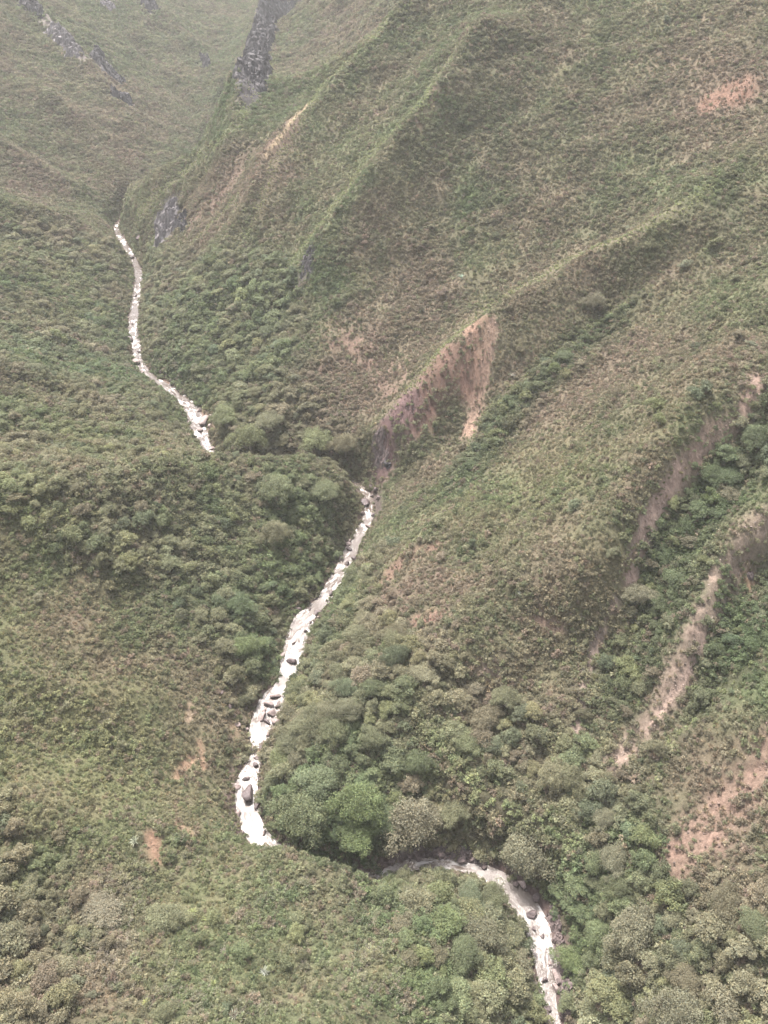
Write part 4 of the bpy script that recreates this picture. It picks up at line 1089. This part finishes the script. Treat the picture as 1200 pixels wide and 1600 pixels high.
# smaller stones in the rapids and along the water's edge
cnt = 0; rr = np.random.default_rng(77)
RS = RP[(RP[:, 1] > 90) & (RP[:, 1] < 700)]
segx = np.gradient(RS[:, 0]); segy = np.gradient(RS[:, 1])
for _ in range(900):
    if cnt >= 75: break
    i = rr.integers(2, len(RS) - 2); tl_ = math.hypot(segx[i], segy[i]); sx, sy = segy[i] / tl_, -segx[i] / tl_
    edge = rr.random() < 0.86
    q_ = (rr.choice([-1, 1]) * (1.08 + rr.normal() * 0.10)) if edge else rr.uniform(-0.8, 0.8)
    X_, Y_ = RS[i, 0] + sx * q_ * RS[i, 2] * 0.5, RS[i, 1] + sy * q_ * RS[i, 2] * 0.5
    Z_ = max(float(height(X_, Y_)), RIV_GRAD * Y_); u, v, d__ = project(np.array([X_, Y_, Z_]))
    if not (5 < u < 1195 and 5 < v < 1590) or not seen(np.array([X_]), np.array([Y_]), np.array([Z_]), 0.5)[0]: continue
    s_ = 0.28 + 1.25 * rr.random() ** 3 * (1.25 if edge else 0.9) * (1 + d__ / 900)
    wet = rr.random() < 0.5
    t_ = ('dark wet' if wet else 'pale pinkish'); ls = sorted(LAND[:15], key=lambda l: math.hypot(l[0][0] - u, l[0][1] - v))
    lab = None
    for l in ls[:2]:
        for dw in ('%s%s %s' % (dist_word(math.hypot(l[0][0] - u, l[0][1] - v)), rel_word(u - l[0][0], v - l[0][1], 0), l[1]),):
            for wh in (['at the water edge'] if edge else ['amid the current']):
                for sw in (['larger' if s_ > 1.0 else ('small' if s_ < 0.6 else '')]):
                    c_ = ' '.join(('%s %s stone %s %s' % (sw, t_, wh, dw)).split())
                    if c_ not in used_labels and len(c_.split()) <= 16: lab = lab or c_
    if lab is None: continue
    put_rock('river_stone', 'river stone', (B_wet if wet else B_dry)[rr.integers(0, 4)], (X_, Y_, Z_ - 0.05), s_, lab, 'stones along the river'); cnt += 1

# rock faces and outcrops breaking out of the slopes
K_m = [rock_mesh(750 + i, 5, 26, 0.5, 0.85, 0.18, dark_m) for i in range(3)]
N_m = [rock_mesh(760 + i, 4, 20, 0.5, 0.85, 0.15, bank_m) for i in range(4)]
def bedrock(px, hw, amp, mat, label, seed, ends=0.16):
    """bedrock standing out of the slope: blocky ledges along a line, its margins running under the soil"""
    T = track(px, 8); sl_ = np.concatenate([[0], np.cumsum(np.linalg.norm(np.diff(T[:, :3], axis=0), axis=1))])
    w = hw * T[:, 3].mean(); step = max(0.5, w / 26); ns = max(12, int(sl_[-1] / step)); nt_ = max(14, int(2 * w / step))
    s_ = np.linspace(0, 1, ns); X = np.interp(s_ * sl_[-1], sl_, T[:, 0]); Y = np.interp(s_ * sl_[-1], sl_, T[:, 1])
    tx_, ty_ = np.gradient(X), np.gradient(Y); l_ = np.hypot(tx_, ty_) + 1e-6
    q_ = np.linspace(-1.25, 1.25, nt_)
    PX2 = X[:, None] + (ty_ / l_)[:, None] * q_ * w; PY2 = Y[:, None] - (tx_ / l_)[:, None] * q_ * w
    S2 = np.repeat(s_[:, None], nt_, 1); Q2 = np.repeat(q_[None, :], ns, 0)
    rim = 1 + 0.55 * fbm(PX2, PY2, w * 0.7, 3, seed=seed)
    prof = smooth(1.15, 0.55, np.abs(Q2) / rim) * smooth(0.0, ends, S2 * rim) * smooth(0.0, ends, (1 - S2) * rim)
    n1_ = fbm(PX2, PY2, w * 0.5, 5, seed=seed + 3, gain=0.62); st_ = n1_ * 4.0; ledge = (np.floor(st_) + smooth(0.25, 0.75, st_ - np.floor(st_))) / 4.0
    crack = np.abs(fbm(PX2, PY2, w * 0.28, 3, seed=seed + 9))
    Zr = height(PX2, PY2) + prof * amp * (0.55 + 0.9 * ledge) - (1 - prof) * (0.9 + 0.12 * amp) - prof * smooth(0.10, 0.0, crack) * amp * 0.3 + prof * fbm(PX2, PY2, 2.5, 3, seed=seed + 5, gain=0.7) * 0.8
    jx, jy = fbm(PX2, PY2, w * 0.3, 3, seed=seed + 21) * amp * 0.25, fbm(PX2, PY2, w * 0.3, 3, seed=seed + 27) * amp * 0.25
    id_ = np.arange(PX2.size).reshape(PX2.shape)
    qd = np.stack([id_[:-1, :-1], id_[:-1, 1:], id_[1:, 1:], id_[1:, :-1]], -1).reshape(-1, 4)[:, ::-1]
    me = mesh_np('bedrock_shape', np.column_stack([(PX2 + jx * prof).ravel(), (PY2 + jy * prof).ravel(), Zr.ravel()]), qd, mat, None, False)
    tag(link('rock_outcrop', me), label, 'rock outcrop', 'rock outcrops on the slopes'); used_labels[label] = 1
bedrock([(450, -18), (426, 25), (408, 62), (396, 100), (384, 135), (374, 158)], 24, 12, dark_m, 'long black rock cliff on the edge of the far spur', 901, 0.08)
bedrock([(258, 326), (262, 350), (262, 374)], 23, 9, cliff_m, 'grey fissured rock face rising above the farthest water', 911)
bedrock([(284, 336), (288, 362)], 9, 5, dark_m, 'dark rock step on the far side of the grey rock face', 915)
bedrock([(28, 4), (72, 22)], 13, 8, dark_m, 'dark rock rib at the very top of the far slope', 921)
bedrock([(76, 36), (95, 56), (124, 94)], 20, 11, cliff_m, 'pale streaked grey rock rib on the far slope', 925)
bedrock([(136, 86), (160, 104), (180, 130)], 23, 11, dark_m, 'largest dark rock rib in the middle of the far slope', 931)
bedrock([(172, 144), (208, 164)], 17, 9, dark_m, 'jagged dark outcrop lowest in the line of rock ribs', 935)
bedrock([(226, -8), (242, 20)], 13, 8, dark_m, 'dark outcrop cut by the upper edge of the far slope', 941)
bedrock([(158, 4), (180, 18)], 9, 6, cliff_m, 'small grey outcrop near the upper edge between two ribs', 945)
bedrock([(316, 86), (326, 108)], 7, 6, dark_m, 'thin dark outcrop halfway up the far valley wall', 951)
bedrock([(478, 395), (484, 415), (476, 440)], 12, 4, dark_m, 'dark bluff at the foot of the pale green ridge', 955)
bedrock([(588, 672), (592, 704), (602, 735)], 10, 2.2, bank_m, 'purple brown rock wall at the tip of the long spur', 961)
bedrock([(598, 1347), (655, 1335), (720, 1339), (775, 1357)], 10, 2.4, bank_m, 'dark red rock wall along the outer side of the river bend', 965)
bedrock([(848, 1408), (868, 1450), (880, 1520), (886, 1610)], 10, 2.4, bank_m, 'dark red rock bank along the outer side of the lowest rapids', 971)
OUTCROPS = [(1170, 902, 9, 11, N_m[0], 'tan boulder perched at the edge of the brown bracken ridge'), (603, 730, 8, 14, K_m[1], 'dark rock toe dropping into the river narrows')]
for (u, v, a_, b_, me_, lab) in OUTCROPS:
    q = ground_px(u, v); mp_ = project(q)[2] / FPX
    o = link('rock_outcrop', me_); sx, sz = a_ * mp_ * (1.75 if v < 170 else 1.3), b_ * mp_ * 1.25
    o.scale = (sx, (sx + sz) * 0.42, sz); o.location = (q[0] + (sx * 0.15 if u > 350 else 0), q[1] + sz * (0.0 if me_ in K_m and 370 < u < 450 and v < 160 else 0.42), q[2] - sz * (0.3 if v < 170 else 0.12)); o.rotation_euler = (R(-12), 0, random.uniform(-0.4, 0.4))
    tag(o, lab, 'rock outcrop', 'rock outcrops on the slopes'); used_labels[lab] = 1
BANKR = [(612, 1350, 6), (650, 1342, 9), (690, 1341, 8), (722, 1348, 9), (757, 1358, 6), (806, 1384, 6), (838, 1404, 8), (868, 1470, 9), (874, 1535, 8), (588, 773, 6), (592, 786, 6), (578, 766, 5), (566, 1374, 5),
         (350, 1110, 5), (362, 1122, 5), (478, 938, 5), (466, 955, 5), (398, 1085, 5), (566, 806, 5), (235, 580, 4), (252, 588, 4), (268, 600, 4), (284, 612, 4), (300, 622, 4), (316, 634, 5), (222, 400, 6), (205, 385, 4)]
BW = ['low', 'sharp', 'flat', 'leaning', 'rounded', 'broken']
for j, (u, v, rp) in enumerate(BANKR):
    q = river_pt(u, v - 3, 0.5); q[2] = max(q[2] - 0.5, float(height(q[0], q[1]))); s_ = rp * 0.95 / FPX * project(q)[2]
    l = sorted(LAND[:15], key=lambda l: math.hypot(l[0][0] - u, l[0][1] - v))[0]
    lab = ' '.join(('%s brown bank rock %s%s %s' % (BW[(j * 5) % 6], dist_word(math.hypot(l[0][0] - u, l[0][1] - v)), rel_word(u - l[0][0], v - l[0][1], 0), l[1])).split())
    if lab in used_labels: lab = ' '.join(('%s brown bank rock %s%s %s' % (BW[(j * 5 + 2) % 6], dist_word(math.hypot(l[0][0] - u, l[0][1] - v)), rel_word(u - l[0][0], v - l[0][1], 0), l[1])).split())
    lab = lab.replace('the upper rapids with boulders', 'the upper bouldery rapids').replace('the boulder in the lowest rapids', 'the lowest midstream boulder')
    lab = lab.replace('brown bank rock', 'brown rock')
    put_rock('bank_rock', 'bank rock', N_m[j % 4], q, s_, lab, 'rocks of the river banks', flat=1.1, sink=0.35)

# loose scree on the bare scars
def p_scree(x, y):
    return np.clip(soil_at(x, y, SOIL)[1] * 1.1 - 0.15, 0, 1) * 0.8
sx_, sy_, sz_ = cover_points(1.2, (-420, 330, 60, 900), p_scree, r_)
n = len(sx_); sc_c, sc_a = soil_at(sx_, sy_, SOIL); st = sc_c / np.maximum(sc_a, 0.15)[:, None]
st = np.clip(st, 0.03, 0.3) * (0.55 + 0.55 * r_.random(n) ** 1.5)[:, None]
scr_m, nt, bs = new_mat('scree_rock'); bs.inputs['Roughness'].default_value = 0.95
nt.links.new(N(nt, 'ShaderNodeAttribute', attribute_type='INSTANCER', attribute_name='tint').outputs['Color'], bs.inputs['Base Color'])
pc = D.collections.new('scree_stones')
for i in range(4): pc.objects.link(D.objects.new('scree_%d' % i, rock_mesh(780 + i, 2, 9, 0.45, 0.85, 0.06, scr_m)))
ss = 0.12 + 0.38 * r_.random(n) ** 3
scatter('scree', pc, np.column_stack([sx_, sy_, height(sx_, sy_) + 0.1]), r_.random((n, 3)) * 6.28, np.column_stack([ss * 1.2, ss, ss * 0.9]), r_.integers(0, 4, n), st, 'loose stones and clods strewn over the bare scars', 'scree')

# ---------------------------------------------------------------- rosette plants on the near slope
strap_m = [mesh_np('rosette_shape', *strap_arrays(800 + i, 26, 1.0, 0.055)[:2], leaf_o, {'leafvar': strap_arrays(800 + i, 26, 1.0, 0.055)[2]}) for i in range(3)]
ROS = [(452, 1328, 8, (0.42, 0.43, 0.38), 'silvery white rosette plant on the crest beside the pool'), (212, 1318, 10, (0.30, 0.32, 0.24), 'grey rosette plant upslope of the reddish hollow'), (384, 1488, 7, (0.40, 0.42, 0.36), 'silvery rosette plant in the middle of the dry lower slope'), (414, 1522, 9, (0.36, 0.38, 0.33), 'silvery rosette plant below the middle one on the dry lower slope'),
       (367, 1590, 12, (0.32, 0.34, 0.26), 'large grey rosette plant at the lower edge of the view'), (302, 1430, 9, (0.30, 0.34, 0.12), 'yellow green strap-leaved rosette on the near slope'), (326, 1440, 10, (0.28, 0.32, 0.12), 'second yellow green rosette close to the strap-leaved one'), (333, 1540, 8, (0.26, 0.29, 0.13), 'olive rosette plant above the large grey one at the lower edge'),
       (230, 1570, 8, (0.34, 0.36, 0.14), 'yellowish rosette plant near the lower edge beside the bluish thicket'), (188, 1420, 9, (0.24, 0.26, 0.19), 'grey green rosette plant on the round bush-like tree slope'), (350, 1490, 8, (0.27, 0.25, 0.2), 'brownish grey rosette next to the dark red shrubs'), (810, 932, 6, (0.34, 0.35, 0.3), 'silvery rosette plant above the scree on the broken slope'), (720, 436, 6, (0.30, 0.38, 0.30), 'pale rosette plant high on the slope above the landslide'), (800, 590, 6, (0.36, 0.35, 0.30), 'pale rosette beside the narrow bushy gully')]
for j, (u, v, rp, c, lab) in enumerate(ROS):
    q = ground_px(u, v); s_ = rp / FPX * project(q)[2] * 1.15
    o = link('rosette_plant', strap_m[j % 3]); o.location = (q[0], q[1], q[2] + 0.9); o.scale = (s_, s_, s_); o.rotation_euler = (R(14), R(8), random.random() * 6); o.color = c + (1,)
    tag(o, lab, 'rosette plant', 'rosette plants on the slopes'); used_labels[lab] = 1

# ---------------------------------------------------------------- haze: the air between the camera and the far slopes
hz, nt, bs = new_mat('haze_air'); nt.nodes.remove(bs)
pv = N(nt, 'ShaderNodeVolumePrincipled'); pv.inputs['Color'].default_value = (0.92, 0.94, 0.94, 1); pv.inputs['Density'].default_value = HAZE
pv.inputs['Anisotropy'].default_value = 0.1
nt.links.new(pv.outputs[0], nt.nodes['Material Output'].inputs['Volume'])
X0, X1, Y0, Y1, Z0, Z1 = -2620, 2420, -920, 3500, -60, 620
V = np.array([(a, b, c) for c in (Z0, Z1) for b in (Y0, Y1) for a in (X0, X1)], float)
me = mesh_np('haze', V, np.array([[0, 2, 3, 1], [4, 5, 7, 6], [0, 1, 5, 4], [2, 6, 7, 3], [0, 4, 6, 2], [1, 3, 7, 5]]), hz)
tag(link('haze', me), 'thin pale haze hanging in the gorge', 'haze', kind='stuff')
print('terrain z', TZ.min(), TZ.max(), 'labels shared', sum(1 for v in used_labels.values() if v > 1))
